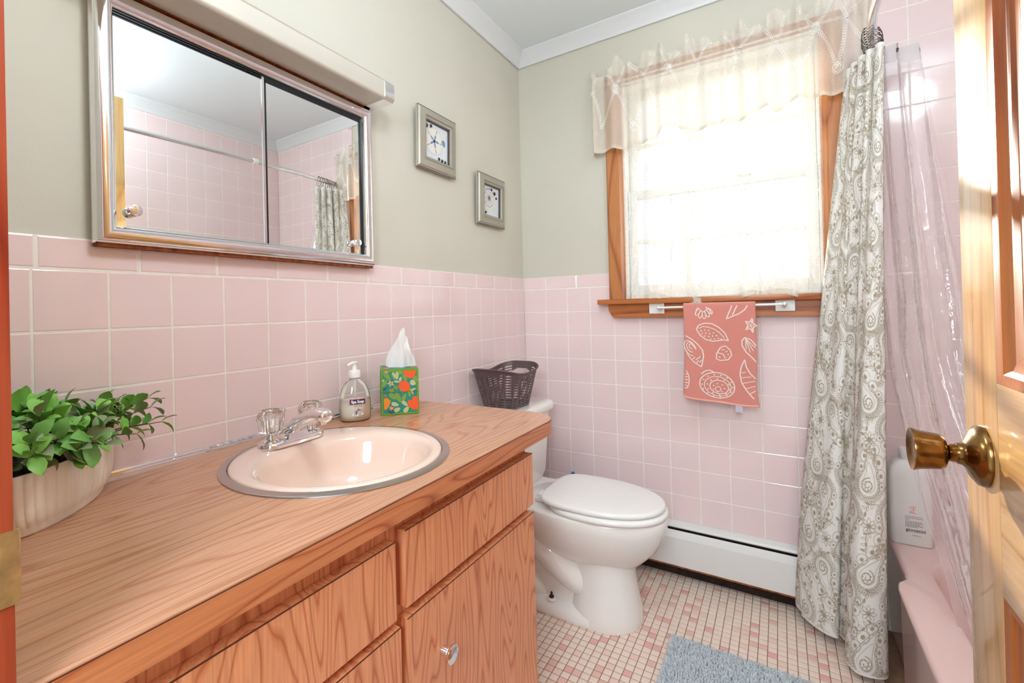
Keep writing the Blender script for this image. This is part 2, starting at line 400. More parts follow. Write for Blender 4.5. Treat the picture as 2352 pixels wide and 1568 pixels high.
# --- right wall
wr = build(MB().box((XR+.006, -2.1, 0), (XR+.11, .13, ZC+.06)), 'wall_right', MT['paint'], kind='structure', label='pink tiled wall beyond the bathtub')
build(MB().box((XR+.0007, -1.53, .3), (XR+.0065, 0, 2.315)), 'grout', MT['grout'], wr)
ys = [-1.53]+[-(k-.12)*PT for k in range(13, 0, -1)]+[0]
for a, b in zip(ys, ys[1:]):
    for r in range(-11, 9):
        z1 = min(ZA-r*PT, 2.315); z0 = ZA-r*PT-PT
        if z0 > 2.3 or z1 < .34: continue
        place_tile('right', a, b, z0, z1, wr)
# --- front wall (doorway round the camera) and tub end wall
mb = MB().box((-.006, -2.10, 0), (.532, YF, ZC+.06)).box((1.302, -2.10, 0), (XR, YF, ZC+.06)).box((.532, -2.10, 2.06), (1.302, YF, ZC+.06)).box((1.302, YF, 0), (XR+.006, -1.53, ZC+.06))
build(mb, 'wall_front', MT['paint'], kind='structure', label='beige wall around the doorway')
build(MB().box((-.11, -2.1, ZC), (XR+.11, .13, ZC+.08)), 'ceiling', MT['ceiling'], kind='structure', label='plain white painted ceiling')
def globe(LX, LY, LZ, r, power, label):  # glowing globe added out of frame as fill, not a known fixture
    cl = thing('added_fill_globe', label, 'ceiling lamp', (LX, LY, LZ-r))
    build(MB().lathe([(.06, 0), (.06, .012), (.05, .018)], (LX, LY, ZC-.0185), (0, 0, 1), 32), 'canopy', MT['trimwhite'], cl)
    build(MB().tube([(LX, LY, LZ+r*.9), (LX, LY, ZC-.018)], .008, 12), 'stem', MT['trimwhite'], cl)
    em = bpy.data.materials.new('fill_glow'); em.use_nodes = True; b = em.node_tree.nodes['Principled BSDF']
    b.inputs['Emission Color'].default_value = (.80, .92, 1, 1); b.inputs['Emission Strength'].default_value = power
    build(MB().lathe([(r*sin(pi*i/20)+.0004, -r*cos(pi*i/20)) for i in range(21)], (LX, LY, LZ), (0, 0, 1), 32), 'glow_sphere', em, cl, True)
globe(.75, -1.62, 1.95, .11, 15.0, 'added white fill globe hanging from the ceiling above the vanity side')
globe(1.66, -1.36, 2.20, .11, 11.0, 'added white fill globe hanging from the ceiling over the tub end')
# --- crown molding
def crown(a, b, side, idx):
    prof = [(0, ZC-.062), (.008, ZC-.062), (.012, ZC-.05), (.022, ZC-.04), (.03, ZC-.022), (.044, ZC-.012), (.05, ZC-.004), (.05, ZC), (0, ZC)]
    R = []
    for t, sgn in ((a, 1), (b, -1)):
        ring = []
        for d, z in prof:
            if side == 'left': ring.append((-.004+d, t+sgn*d*0 - (d if sgn < 0 else 0), z))
            if side == 'back': ring.append((t + (d if sgn > 0 else -d), .004-d, z))
            if side == 'right': ring.append((XR+.004-d, t - (d if sgn < 0 else 0), z))
            if side == 'front': ring.append((t, YF+d, z))
        R.append(ring)
    return build(MB().rings(R), 'trim_%d' % idx, MT['trimwhite'], kind='structure', label={'left': 'white crown molding above the mirror wall', 'back': 'white crown molding above the window wall', 'right': 'white crown molding above the tub wall', 'front': 'white crown molding above the doorway'}[side])
crown(-1.985, .004, 'left', 1); crown(-.004, XR+.004, 'back', 2); crown(-1.53, .004, 'right', 3); crown(0, XR, 'front', 4)
# --- floor: grout bed and mosaic
fl = build(MB().box((-.11, -2.6, -.12), (XR+.11, .13, -.0012)), 'floor', MT['fgrout'], kind='structure', label='small square cream and pink mosaic floor')
FP = .0262; spots = []; rnd = random.Random(3)
nx, ny = int(1.30/FP), int(1.97/FP)
for i in range(nx+1):
    for j in range(ny):
        x = .004+(i+.5)*FP; y = -.004-(j+.5)*FP
        if x > 1.30: continue
        if x < .50 and y < -1.02: continue
        q = rnd.random(); ci = 0 if q < .80 else 1 if q < .89 else 2 if q < .95 else 3
        u, v, d = project((x, y, 0)); 
        vis = 1232 < u < 2060 and 1280 < v < 1575 and d > 0 and not (x > .73 and y < -.43) and not (x < .6 and -.53 < y < -.27) and not (x < .6 and v < 1370) and not (u > 1830+ (v-1380)*.8 and v < 1520)
        a = Vector(project((x+FP, y, 0))[:2])-Vector((u, v)); b = Vector(project((x, y+FP, 0))[:2])-Vector((u, v))
        spots.append(((abs(a.x*b.y-a.y*b.x) if vis else 0), x, y, ci))
spots.sort(reverse=True)
def fgap(ci): return FP-.0024
for a, x, y, ci in spots[:300]:
    link_mesh(tile_mesh(FP-.0024, FP-.0024, FL[ci], 'mosaic_tile', .003), 'mosaic_tile', (x, y, 0), fl)
mb = MB()
for a, x, y, ci in spots[300:]:
    mb.cm = ci; w = (FP-.0024)/2; k = w-.001
    mb.add([(x-w, y-w, -.0012), (x+w, y-w, -.0012), (x+w, y+w, -.0012), (x-w, y+w, -.0012), (x-k, y-k, 0), (x+k, y-k, 0), (x+k, y+k, 0), (x-k, y+k, 0)],
           [(4,5,6,7), (0,1,5,4), (1,2,6,5), (2,3,7,6), (3,0,4,7)])
build(mb, 'mosaic_field', FL, fl, smooth=0, kind='stuff')
# ================================================================== WINDOW
wn = thing('window_1', 'white double-hung window with pine casing and sheer curtains', None, (.845, 0, 1.06), kind='structure')
def casing(poly_x0, poly_x1, z0, z1, out_left):
    # stepped/rounded face profile across the width
    w = poly_x1-poly_x0; prof = [(0, 0), (0, -.017), (.006, -.021), (w-.022, -.019), (w-.016, -.013), (w-.004, -.011), (w, -.009), (w, .006), (0, .006)]
    pts = [((poly_x0+d) if out_left else (poly_x1-d), y) for d, y in prof]
    return MB().rings([[(x, y, z0) for x, y in pts], [(x, y, z1) for x, y in pts]])
build(casing(.430, .499, 1.145, 2.125, True), 'side_casing', MT['wintrim'], wn, 30)
build(casing(1.192, 1.259, 1.145, 2.125, False), 'side_casing', MT['wintrim'], wn, 30)
build(MB().box((.430, -.02, 2.09), (1.259, .006, 2.125), .004), 'head_casing', MT['wintrim_x'], wn)
mb = MB(); stool = rrect(.388, -.064, 1.30, .05, .006, 3)
mb.rings([[(x, y, 1.124) for x, y in stool], [(x, y-.002 if y < -.05 else y, 1.130) for x, y in stool], [(x, y, 1.145) for x, y in stool]])
build(mb, 'sill', MT['wintrim_x'], wn, 30)
ap = [(.428, 1.124), (.428, 1.098), (.436, 1.084), (.450, 1.066), (1.24, 1.066), (1.252, 1.084), (1.26, 1.098), (1.26, 1.124)]
mb = MB(); mb.prism(ap, -.030, .002, 1); build(mb, 'apron', MT['wintrim_x'], wn, 30)
mb = MB().prism([(.446, 1.082), (.452, 1.066), (1.24, 1.066), (1.246, 1.082)], -.036, -.029, 1); build(mb, 'apron_bead', MT['wintrim_x'], wn, 30)
# liner of the opening
mb = MB().box((.485, .004, 1.12), (.505, .125, 2.10)).box((1.186, .004, 1.12), (1.206, .125, 2.10)).box((.497, .004, 2.075), (1.194, .125, 2.10)).box((.497, .02, 1.12), (1.194, .125, 1.150))
build(mb, 'opening_liner', MT['sashwhite'], wn)
def sash(y0, y1, z0, z1, bot, top, name):
    x0, x1 = .506, 1.185; st = .036
    m = MB().box((x0, y0, z0), (x0+st, y1, z1), .002).box((x1-st, y0, z0), (x1, y1, z1), .002).box((x0+st, y0, z0), (x1-st, y1, z0+bot), .002).box((x0+st, y0, z1-top), (x1-st, y1, z1), .002)
    s = build(m, name, MT['sashwhite'], wn)
    gx = [x0+st+(x1-x0-2*st)*i/3 for i in range(4)]; gz = [z0+bot+(z1-top-z0-bot)*i/2 for i in range(3)]
    for x in gx[1:3]: build(MB().box((x-.009, y0+.004, gz[0]), (x+.009, y1-.004, gz[2]), .002), 'muntin', MT['sashwhite'], s)
    for a, b in zip(gx, gx[1:]):
        build(MB().box((a+.009 if a != gx[0] else a, y0+.004, gz[1]-.009), (b-.009 if b != gx[3] else b, y1-.004, gz[1]+.009), .002), 'muntin', MT['sashwhite'], s)
    for a, b in zip(gx, gx[1:]):
        for c, d in zip(gz, gz[1:]): build(MB().box((a+.002, (y0+y1)/2-.0015, c+.002), (b-.002, (y0+y1)/2+.0015, d-.002)), 'pane', MT['glass'], s, 0)
    return s
sash(.045, .075, 1.150, 1.62, .055, .034, 'lower_sash')
sash(.080, .110, 1.585, 2.075, .034, .045, 'upper_sash')
build(MB().box((.93, .034, 1.618), (.975, .06, 1.632), .003), 'sash_lock', MT['chrome'], wn)
# ------------------------------------------------------------------ sheer curtains
def rope(mb, a, b, surf, w=.0011, size=.0125, pitch=.0085, bend=0):
    """rope-like embroidery: slanted loops strung along a line"""
    A, B = Vector(a), Vector(b); L_ = (B-A).length; n = max(2, int(L_/pitch)); ang = math.atan2(B.y-A.y, B.x-A.x); nn = Vector((-(B-A).y, (B-A).x)).normalized()
    for i in range(n):
        t = (i+.5)/n; c = A.lerp(B, t) + nn*bend*sin(t*pi)
        ribbon(mb, ell(c.x, c.y, size*.62, size*.30, ang+1.05, 10), w, surf, .005, True)
def knot(mb, c, surf, w=.0012, r=.02):
    for k in range(3):
        ribbon(mb, ell(c[0], c[1], r*(1-.12*k), r*.55, k*pi/3+.4, 14), w, surf, .006, True)
    ribbon(mb, ell(c[0], c[1], r*.3, r*.3, 0, 10), w, surf, .005, True)
    ribbon(mb, ell(c[0], c[1], r*1.1, r*.95, .3, 16), w, surf, .006, True)
def lattice(mb, u0, u1, v0, v1, surf, cell, seed=1):
    rn = random.Random(seed); nu = int((u1-u0)/cell)+2; nv = int((v1-v0)/cell)+2
    node = {}
    for i in range(nu):
        for j in range(nv): node[i, j] = (u0+(i+(.5 if j % 2 else 0))*cell+rn.uniform(-.15, .15)*cell, v0+(j-.2)*cell*.85+rn.uniform(-.12, .12)*cell)
    ok = lambda p: u0 < p[0] < u1 and v0 < p[1] < v1
    def clipped(a, b):
        pts = [(a[0]+(b[0]-a[0])*t/24, a[1]+(b[1]-a[1])*t/24) for t in range(25)]; pts = [p for p in pts if ok(p)]
        if len(pts) > 2: rope(mb, pts[0], pts[-1], surf, bend=rn.uniform(-.012, .012))
    for (i, j), p in node.items():
        if ok(p) and (i+j) % 2 == 0: knot(mb, p, surf)
        o = 0 if j % 2 == 0 else 1
        for q in ((i+o, j+1), (i+o-1, j+1)):
            if q in node: clipped(p, node[q])
# lower sheer panel: u metres of cloth across (1.05 m gathered into .70 m), v metres down
SW, SH_, SX0, SX1, SZT = 1.06, .95, .505, 1.196, 2.075
def s_sheer(u, v):
    a = u/SW; t = max(0, min(1, v/SH_))
    fold = .014*sin(a*2*pi*9+.6*sin(a*17)+t*.6) + .008*sin(a*2*pi*4.3+1.2-t) + .003*sin(a*2*pi*23+t*2)
    x = SX0+(SX1-SX0)*a + .010*sin(a*2*pi*9*.5+.5+t*1.5)*t + .012*(a-.45)*t
    y = -.030 + fold*(.5+.5*t) - .022*t
    hemw = .012*sin(a*2*pi*1.6+.4)*t*t + .004*sin(a*41)*t
    return (x, y, SZT - (SZT-1.131)*t - (v-SH_ if v > SH_ else 0)+hemw)
def off(surf, d=.0012, e=.002):
    def g(u, v):
        p = Vector(surf(u, v)); a = Vector(surf(u+e, v))-Vector(surf(u-e, v)); b = Vector(surf(u, v+e))-Vector(surf(u, v-e))
        n = a.cross(b)
        if n.length < 1e-12: return p
        n.normalize()
        return p+n*d
    return g
sc = thing('cafe_curtain', 'gathered ivory sheer curtain covering the window panes above the sill', 'curtain', (.85, -.04, 1.13))
build(MB().grid(lambda a, b: s_sheer(a*SW, b*SH_), 190, 40), 'panel', MT['sheer'], sc, True)
build(MB().grid(lambda a, b: off(s_sheer, .0008)(a*SW, SH_-.022+b*.022), 190, 2), 'bottom_hem', MT['hem'], sc, True)
mb = MB(); lattice(mb, .02, SW-.02, .3, SH_-.01, off(s_sheer, -.0012), .20, 5); build(mb, 'rope_embroidery', MT['embroidery'], sc, 0)
# valance: wraps round at both ends to the wall, ruffled header, scalloped hem
VW = 1.62
def vhem(x):
    pts = [(.36, 1.80), (.417, 1.792), (.549, 1.787), (.632, 1.798), (.72, 1.845), (.757, 1.812), (.80, 1.793), (.901, 1.807), (.949, 1.801), (1.040, 1.826), (1.058, 1.80), (1.108, 1.832), (1.196, 1.823), (1.25, 1.817), (1.34, 1.84)]
    for (a, b), (c, d) in zip(pts, pts[1:]):
        if a <= x <= c:
            t = (x-a)/(c-a); t = t*t*(3-2*t); return b+(d-b)*t
    return 1.81
def s_val(u, v):
    """v 0 top of ruffle .. 1 hem"""
    a = u/VW; per = .92+2*.075; d = a*per
    if d < .075: x, y = .392, -.0-d*.93; nx, ny = -1, 0
    elif d > per-.075: x, y = 1.318, -(per-d)*.93; nx, ny = 1, 0
    else: x, y = .392+(d-.075)/.92*.926, -.070; nx, ny = 0, -1
    f = .011*sin(a*2*pi*15+.9*sin(a*23)) + .007*sin(a*2*pi*6.3+1)
    zr = 2.098
    zt = 2.148 + .022*sin(a*2*pi*7.3+.7*sin(a*31)) + .010*sin(a*2*pi*19)
    zh = vhem(x) + .004*sin(a*60)
    if v < .22: 
        t = v/.22; z = zt+(zr-zt)*t; amp = 1.25-.55*t; f2 = f*amp + .010*sin(a*2*pi*24)*(1-t*.6)
    elif v < .34:
        t = (v-.22)/.12; z = zr-.035*t; f2 = f*.7+.006*sin(a*2*pi*24)
    else:
        t = (v-.34)/.66; z = (zr-.035)+(zh-zr+.035)*t; f2 = f*(.8+.5*t)-.006*t
    return (x+nx*f2, min(y+ny*f2, -.004) if ny else y, z)
vl = thing('window_valance', 'ruffled ivory sheer valance with rope embroidery above the window', 'valance', (.85, -.06, 1.80))
build(MB().grid(lambda a, b: s_val(a*VW, b), 260, 26), 'panel', MT['valance'], vl, True)
build(MB().grid(lambda a, b: off(s_val, .0008)(a*VW, .965+b*.035), 260, 2), 'scalloped_hem', MT['hem'], vl, True)
s_val2 = lambda u, v: Vector(s_val(u, v/.36))
def off_val(d):
    g = off(s_val2, d); return lambda u, v: g(u, max(.004, min(.355, v)))
mb = MB(); lattice(mb, .01, VW-.01, .015, .352, off_val(-.0015), .17, 11); build(mb, 'rope_embroidery', MT['embroidery'], vl, 0)
rod = build(MB().tube([(.398, -.002, 2.082), (.398, -.050, 2.082), (1.312, -.050, 2.082), (1.312, -.002, 2.082)], .004, 8), 'valance_rod', MT['brushed'], base=(.85, -.06, 2.08), label='thin white valance rod inside the ruffled header', cat='curtain rod')
build(MB().tube([(.507, -.030, 2.072), (1.184, -.030, 2.072)], .004, 8), 'sash_rod', MT['whiteplastic'], base=(.85, -.03, 2.07), label='thin white rod holding the sheer panel inside the window', cat='curtain rod')
# ------------------------------------------------------------------ towel bar and towel
tb = thing('towel_bar', 'white towel bar on two plastic plates across the window apron', 'towel bar', (.85, -.04, 1.106))
for (a, b, c, d, bx, bz) in ((.602, .662, 1.080, 1.138, .650, 1.105), (1.044, 1.104, 1.083, 1.138, 1.072, 1.109)):
    pl = build(MB().box((a, -.043, c), (b, -.0362, d), .003), 'bracket_plate', MT['whiteplastic'], tb)
    build(MB().lathe([(.009, 0), (.008, .04), (.006, .062), (.003, .066)], (bx, -.042, bz), (0, -1, 0), 14), 'post', MT['whiteplastic'], tb)
    for sx in (a+.014, b-.014): build(MB().lathe([(.004, 0), (.004, .0015), (.002, .0022)], (sx, -.0428, d-.010), (0, -1, 0), 10), 'screw', MT['chrome'], pl)
build(MB().tube([(.648, -.1, 1.105), (1.074, -.1, 1.109)], .0042, 10), 'bar', MT['whiteplastic'], tb)
TW, TL = .240, .375
def s_tow(u, v):
    """front face from bar top down; v<0 goes over the bar to the back"""
    x = .744+u+.006*sin(v*9+1)*(v/.375)*(1 if v > 0 else 0)
    if v < 0:
        t = -v; ang = min(t/.008, pi)
        if t < .025: return (x, -.1-.008*cos(t/.025*pi), 1.111+.008*sin(t/.025*pi))
        return (x, -.091, 1.111-(t-.025))
    bend = .006*sin(u*22+.5)*v/.375 + .004*sin(u*40)*v/.375
    drop = .028*(u/.24)*(v/.375)+(-.012 if u < .01 else 0)*(v/.375)**6
    curl = .018*max(0, (u-.19)/.05)**2*max(0, (v-.30)/.075)
    return (x+curl*.6, -.108-bend-.004*v/.375-curl, 1.111-v*.945-drop*.75+curl*.5)
tw = thing('hand_towel', 'coral terry hand towel with white seashell pattern hanging on the bar', 'towel', (.86, -.1, .75))
mb = MB(); g1 = off(s_tow, .0022); g2 = off(s_tow, -.0022)
nu, nv = 40, 90
def vv(b): return -.27+b*(TL+.27)
mb.grid(lambda a, b: g1(a*TW, vv(b)), nu, nv); n0 = (nu+1)*(nv+1); mb.grid(lambda a, b: g2(a*TW, vv(b)), nu, nv)
for j in range(nv):
    for i in (0, nu): k = j*(nu+1)+i; mb.add([], []); mb.f.append((k, k+nu+1, n0+k+nu+1, n0+k)); mb.m.append(0)
for i in range(nu):
    for j in (0, nv): k = j*(nu+1)+i; mb.f.append((k, k+1, n0+k+1, n0+k)); mb.m.append(0)
build(mb, 'cloth', MT['towel'], tw, True)
def fr(x, y): return ((x-412)/753*TW, (y-275)/1055*TL)
gp = off(s_tow, -.0034); Ptw = MB()
def stroke(pts, w=.0042, close=False): ribbon(Ptw, [fr(*p) for p in pts], w, gp, .006, close)
def dot(x, y, r=9): blob(Ptw, [fr(*p) for p in ell(x, y, r, r*.8, 0, 7)], gp)
for cx, cy, a in ((572, 352, 2.2), (600, 378, 1.85), (638, 384, 1.5), (672, 368, 1.15), (700, 340, .8)): stroke(ell(cx, cy, 42, 19, a, 12), .0034, True)
stroke([(585, 300), (560, 320), (545, 375)]); stroke([(660, 298), (690, 318), (722, 372)])
stroke([(935, 282), (905, 350), (868, 428), (930, 400), (1000, 372), (1060, 330), (1090, 285)]); stroke([(985, 285), (935, 385)])
stroke([(550, 545), (575, 500), (640, 474), (720, 480), (790, 520), (850, 580), (885, 660), (840, 650), (780, 662), (720, 672), (650, 655), (590, 612)], .0042, True)
stroke([(575, 535), (620, 512), (680, 520), (730, 535), (790, 572), (845, 632)], .003)
for a, b in ((600, 560), (640, 550), (680, 555), (610, 590), (650, 585), (690, 590), (730, 580), (640, 618), (680, 622), (720, 615), (760, 610), (700, 648), (740, 645), (780, 640), (810, 645)): dot(a, b)
stroke([(755, 862), (760, 800), (800, 735), (850, 715), (898, 755), (915, 810), (880, 862), (800, 876)], .004, True)
stroke([(772, 795), (825, 805), (850, 850)], .0035)
for a, b in ((815, 757), (862, 775), (880, 805), (790, 840), (835, 760)): dot(a, b)
stroke([(428, 620), (490, 655), (560, 712), (610, 775), (622, 840), (612, 900), (600, 962)])
stroke([(428, 780), (460, 850), (520, 915), (600, 962)])
for k, (rx, ry) in enumerate(((28, 22), (60, 38), (92, 56))): stroke(ell(490-k*6, 740+k*10, rx, ry, 1.05, 18, .2, 5.2), .0036)
for a, b in ((520, 870), (550, 880), (575, 860), (560, 905), (590, 900)): stroke([(a-12, b+14), (a+12, b-12)], .0034)
stroke(ell(425, 1130, 48, 105, 0, 16, -1.5, 1.6), .004)
for k in range(5): stroke([(425, 1070+k*32), (462, 1050+k*36)], .003)
stroke(ell(768, 1148, 182, 136, .1, 30), .0042, True); stroke(ell(775, 1158, 140, 104, .1, 26), .003, True)
stroke(ell(790, 1165, 98, 72, .1, 22), .0036, True); stroke(ell(780, 1188, 30, 26, 0, 12), .003, True); stroke([(600, 1040), (640, 1005), (685, 990), (735, 1010)])
for k in range(14): a = k/14*2*pi; dot(770+160*cos(a), 1152+119*sin(a), 10)
for k in range(10): a = k/10*2*pi+.2; dot(783+118*cos(a), 1162+86*sin(a), 10)
for k in range(7): a = k/7*2*pi; dot(785+60*cos(a), 1176+46*sin(a), 9)
st = []
for k in range(10): a = -pi/2+k*pi/5+.3; r = 78 if k % 2 == 0 else 34; st.append((1112+r*.8*cos(a), 492+r*sin(a)))
stroke(st, .0042, True)
for k in range(5): a = -pi/2+k*2*pi/5+.3; stroke([(1112, 492), (1112+40*cos(a), 492+48*sin(a))], .0025)
stroke([(1050, 618), (1022, 650), (1018, 700), (1060, 770), (1110, 815), (1158, 865)]); stroke([(1050, 618), (1110, 640), (1158, 700)])
for a, b in ((1060, 740), (1100, 770), (1130, 750), (1150, 720)): stroke([(1055, 628), (a, b)], .003)
stroke([(1045, 848), (1012, 920), (1000, 1000), (1018, 1090), (1075, 1175), (1135, 1250)]); stroke([(1045, 848), (1060, 920), (1100, 990), (1155, 1035)])
for a, b, c, d in ((1012, 990, 1060, 975), (1010, 1040, 1110, 1020), (1025, 1095, 1150, 1060), (1060, 1150, 1152, 1110), (1100, 1200, 1150, 1165)): stroke([(a, b), (c, d)], .003)
build(Ptw, 'shell_pattern', MT['towelprint'], tw, 0)
hm = MB().tube([Vector(s_tow(u/20*TW, TL-.001)) for u in range(21)], .0042, 8); build(hm, 'bottom_hem', MT['towelhem'], tw, True)
hx = s_tow(.185, TL); build(MB().box((hx[0]-.010, hx[1]-.003, hx[2]-.026), (hx[0]+.013, hx[1]-.001, hx[2])), 'care_tag', mat('grey_satin_tag', (196, 190, 204), .4), tw)
# ================================================================== HEATER
ht = thing('baseboard_heater', 'white enamel baseboard heater with rusty lower edge under the window wall', 'heater', (.65, -.04, 0))
hx0, hx1 = .012, 1.296
def hprof(prof, name, m, sm=30):
    return build(MB().rings([[(hx0, y, z) for y, z in prof], [(hx1, y, z) for y, z in prof]]), name, m, ht, sm)
hprof([(-.001, .0005), (-.010, .0005), (-.006, .05), (-.006, .20), (-.001, .20)], 'back_panel', MT['heaterdark'])
hprof([(-.001, .222), (-.014, .219), (-.026, .212), (-.030, .204), (-.028, .200), (-.02, .203), (-.008, .206), (-.001, .206)], 'top_hood', MT['heater'])
hprof([(-.036, .193), (-.040, .196), (-.060, .178), (-.066, .176), (-.068, .150), (-.068, .064), (-.062, .058), (-.058, .060), (-.062, .066), (-.062, .148), (-.060, .170), (-.056, .174)], 'front_cover', MT['heater'])
hprof([(-.0685, .066), (-.0688, .060), (-.0625, .0565), (-.062, .058)], 'rusty_edge', MT['rust'])
mb = MB()
for i in range(60): x = .03+i*.021; mb.box((x, -.05, .09), (x+.001, -.012, .165))
mb.tube([(hx0, -.03, .125), (hx1, -.03, .125)], .011, 10); build(mb, 'fin_element', MT['heaterdark'], ht, 30)
for a in (hx0-.004, hx1-.004): build(MB().prism([(-.001, .004), (-.069, .004), (-.069, .176), (-.03, .212), (-.001, .222)], a, a+.008, 0), 'end_cap', MT['heater'], ht)
# ================================================================== BATHTUB
TZ = .345
def tub_ring(x0, x1, y0, y1, r, z, n=8, inset=0):
    P = rrect(x0, y0, x1, y1, r, n)
    out = []
    for x, y in P: out.append((x, y, z))
    return out
tubx0, tubx1, tuby0, tuby1 = 1.306, XR-.002, -1.528, -.002
def outer(z, dx):
    # front edge steps back towards the window wall
    base = [(tubx1, tuby1), (tubx0+dx+.028, tuby1), (tubx0+dx+.028, -.30), (tubx0+dx+.022, -.345), (tubx0+dx+.004, -.372), (tubx0+dx, -.40), (tubx0+dx, tuby0), (tubx1, tuby0)]
    pts = []
    for a, b in zip(base, base[1:]+base[:1]):
        for i in range(6): t = i/6; pts.append((a[0]+(b[0]-a[0])*t, a[1]+(b[1]-a[1])*t, z))
    return pts
def inner(i_, z):
    x0, x1, y0, y1, r = 1.306+.085+i_, XR-.06-i_, -1.528+.10+i_*1.6, -.14-i_*1.8, .14
    P = rrect(x0, y0, x1, y1, r, 11)
    return [(x, y, z) for x, y in P]
O = outer(0, 0); n = len(O)
def match(I, O):
    # resample inner loop so that its points pair with the outer loop by direction from the centre
    cx, cy = (tubx0+tubx1)/2+.02, (tuby0+tuby1)/2
    out = []
    for p in O:
        d = Vector((p[0]-cx, p[1]-cy)); best = None
        for a, b in zip(I, I[1:]+I[:1]):
            A = Vector((a[0]-cx, a[1]-cy)); B = Vector((b[0]-cx, b[1]-cy)); e = B-A
            den = d.x*e.y-d.y*e.x
            if abs(den) < 1e-12: continue
            t = (A.x*e.y-A.y*e.x)/den; s_ = (A.x*d.y-A.y*d.x)/den
            if t > 0 and -1e-6 <= s_ <= 1+1e-6: best = (cx+d.x*t, cy+d.y*t, a[2]); break
        out.append(best)
    return out
R = [outer(.001, .012), outer(.05, .008), outer(TZ-.03, .004), outer(TZ-.012, 0), outer(TZ-.004, .003), outer(TZ, .010)]
for i_, z in ((0, TZ-.002), (.008, TZ-.008), (.014, TZ-.03), (.03, .2), (.05, .1), (.075, .06), (.11, .05)): R.append(match(inner(i_, z), O))
tubo = thing('bathtub', 'pink enamel built-in bathtub with wide rim behind the shower curtain', 'bathtub', (1.65, -.75, 0))
build(MB().rings(R, cap0=False), 'shell', MT['tub'], tubo, 50)
build(MB().lathe([(.026, 0), (.026, .002), (.018, .004)], (1.66, -.30, .0505), (0, 0, 1), 20), 'drain', MT['chrome'], tubo)
# shampoo jug on the rim
jg = thing('shampoo_jug', 'white plastic shampoo jug standing on the tub rim behind the clear liner', 'bottle', (1.385, -.07, TZ))
ax = Vector((.094, .004)).normalized(); ay = Vector((-ax.y, ax.x))
def jq(u, v, z): return (1.384+ax.x*u+ay.x*v, -.075+ax.y*u+ay.y*v, TZ+z)
def jring(hw, hd, z, r=.012): return [jq(a, b, z) for a, b in rrect(-hw, -hd, hw, hd, min(r, hw*.95, hd*.95), 5)]
build(MB().rings([jring(.048, .034, .0005), jring(.051, .037, .006), jring(.051, .037, .10), jring(.050, .036, .215), jring(.046, .032, .238), jring(.034, .024, .256), jring(.018, .018, .262), jring(.018, .018, .275)]), 'body', MT['whiteplastic'], jg, 40)
build(MB().lathe([(.021, 0), (.021, .02), (.019, .023)], jq(0, 0, .273), (0, 0, 1), 20), 'cap', MT['whiteplastic'], jg)
js = lambda u, v: Vector(jq(u, -.0376, v))
mb = MB()
for k, (w_, zz) in enumerate(((.040, .092), (.042, .087), (.010, .082), (.040, .076), (.042, .072), (.034, .068), (.042, .064), (.030, .060))):
    x = -.016
    while x < -.016+w_: l = random.uniform(.003, .007); ribbon(mb, [(x, zz), (min(x+l, -.016+w_), zz)], .0013, js); x += l+.0012
text_on(mb, 'giovanni', .013, -.015, .046, js, width=.046, vdown=False, bold=.0002)
ribbon(mb, [(-.015, .0445), (.031, .0445)], .0006, js)
text_on(mb, '33.8 fl. oz.', .005, 0, .032, js, width=.02, vdown=False)
build(mb, 'printed_text', MT['ink'], jg, 0)
mb = MB(); rn = random.Random(5)
for i in range(4):
    for j in range(6):
        if rn.random() < .75: blob(mb, ell(-.004+i*.004, .103+j*.004, .0014, .0014, 0, 6), js)
build(mb, 'orange_emblem', MT['orange'], jg, 0)
# ================================================================== SHOWER ROD, RINGS, CURTAIN, LINER
RZ = 1.935
rodpts = [(1.345, 0, RZ), (1.336, -.07, RZ), (1.318, -.16, RZ), (1.303, -.28, RZ), (1.298, -.40, RZ), (1.302, -.65, RZ), (1.308, -.9, RZ), (1.322, -1.2, RZ), (1.345, -1.528, RZ)]
RODC = catmull(rodpts, 80)
sr = thing('shower_rod', 'slightly bowed chrome shower curtain rod above the tub', 'curtain rod', (1.32, -.76, RZ))
build(MB().tube(RODC, lambda t: .0125 if t < .62 else .0105, 16), 'tube', MT['chrome'], sr, True)
build(MB().tube([RODC[49], RODC[50]], .0138, 16), 'sleeve', MT['whiteplastic'], sr)
for q, s_ in ((RODC[0], -1), (RODC[-1], 1)): build(MB().lathe([(.030, 0), (.030, .004), (.018, .014), (.0135, .03)], (q.x, q.y, q.z), (0, s_, 0), 24), 'flange', MT['chrome'], sr)
def rodx(y):
    for a, b in zip(RODC, RODC[1:]):
        if b.y <= y <= a.y: t = (a.y-y)/(a.y-b.y); return a.x+(b.x-a.x)*t
    return 1.31
for i in range(9):
    y = -.060-i*.019; rx = rodx(y); tl = random.uniform(-.35, .35)
    pts = []
    for k in range(22): a = 2*pi*k/22; pts.append((rx+.0265*cos(a)*cos(tl), y+.0265*cos(a)*sin(tl)+.004*sin(2*a), RZ-.012+.030*sin(a)))
    g = thing('curtain_ring', 'dark wire curtain ring with beads bunched at the rod end by the window wall', 'curtain ring', (rx, y, RZ), 'curtain rings at the end of the shower rod')
    build(MB().tube(pts, .0011, 6, close=True), 'wire', MT['stud'], g, True)
    mb = MB()
    for k in range(5): a = pi*(.25+.125*k); mb.lathe([(0.0005, -.0028), (.0022, -.0018), (.003, 0), (.0022, .0018), (.0005, .0028)], (rx+.0265*cos(a)*cos(tl), y+.0265*cos(a)*sin(tl)+.004*sin(2*a), RZ-.012+.030*sin(a)), (1, 0, 0), 8)
    build(mb, 'roller_beads', MT['stud'], g, True)
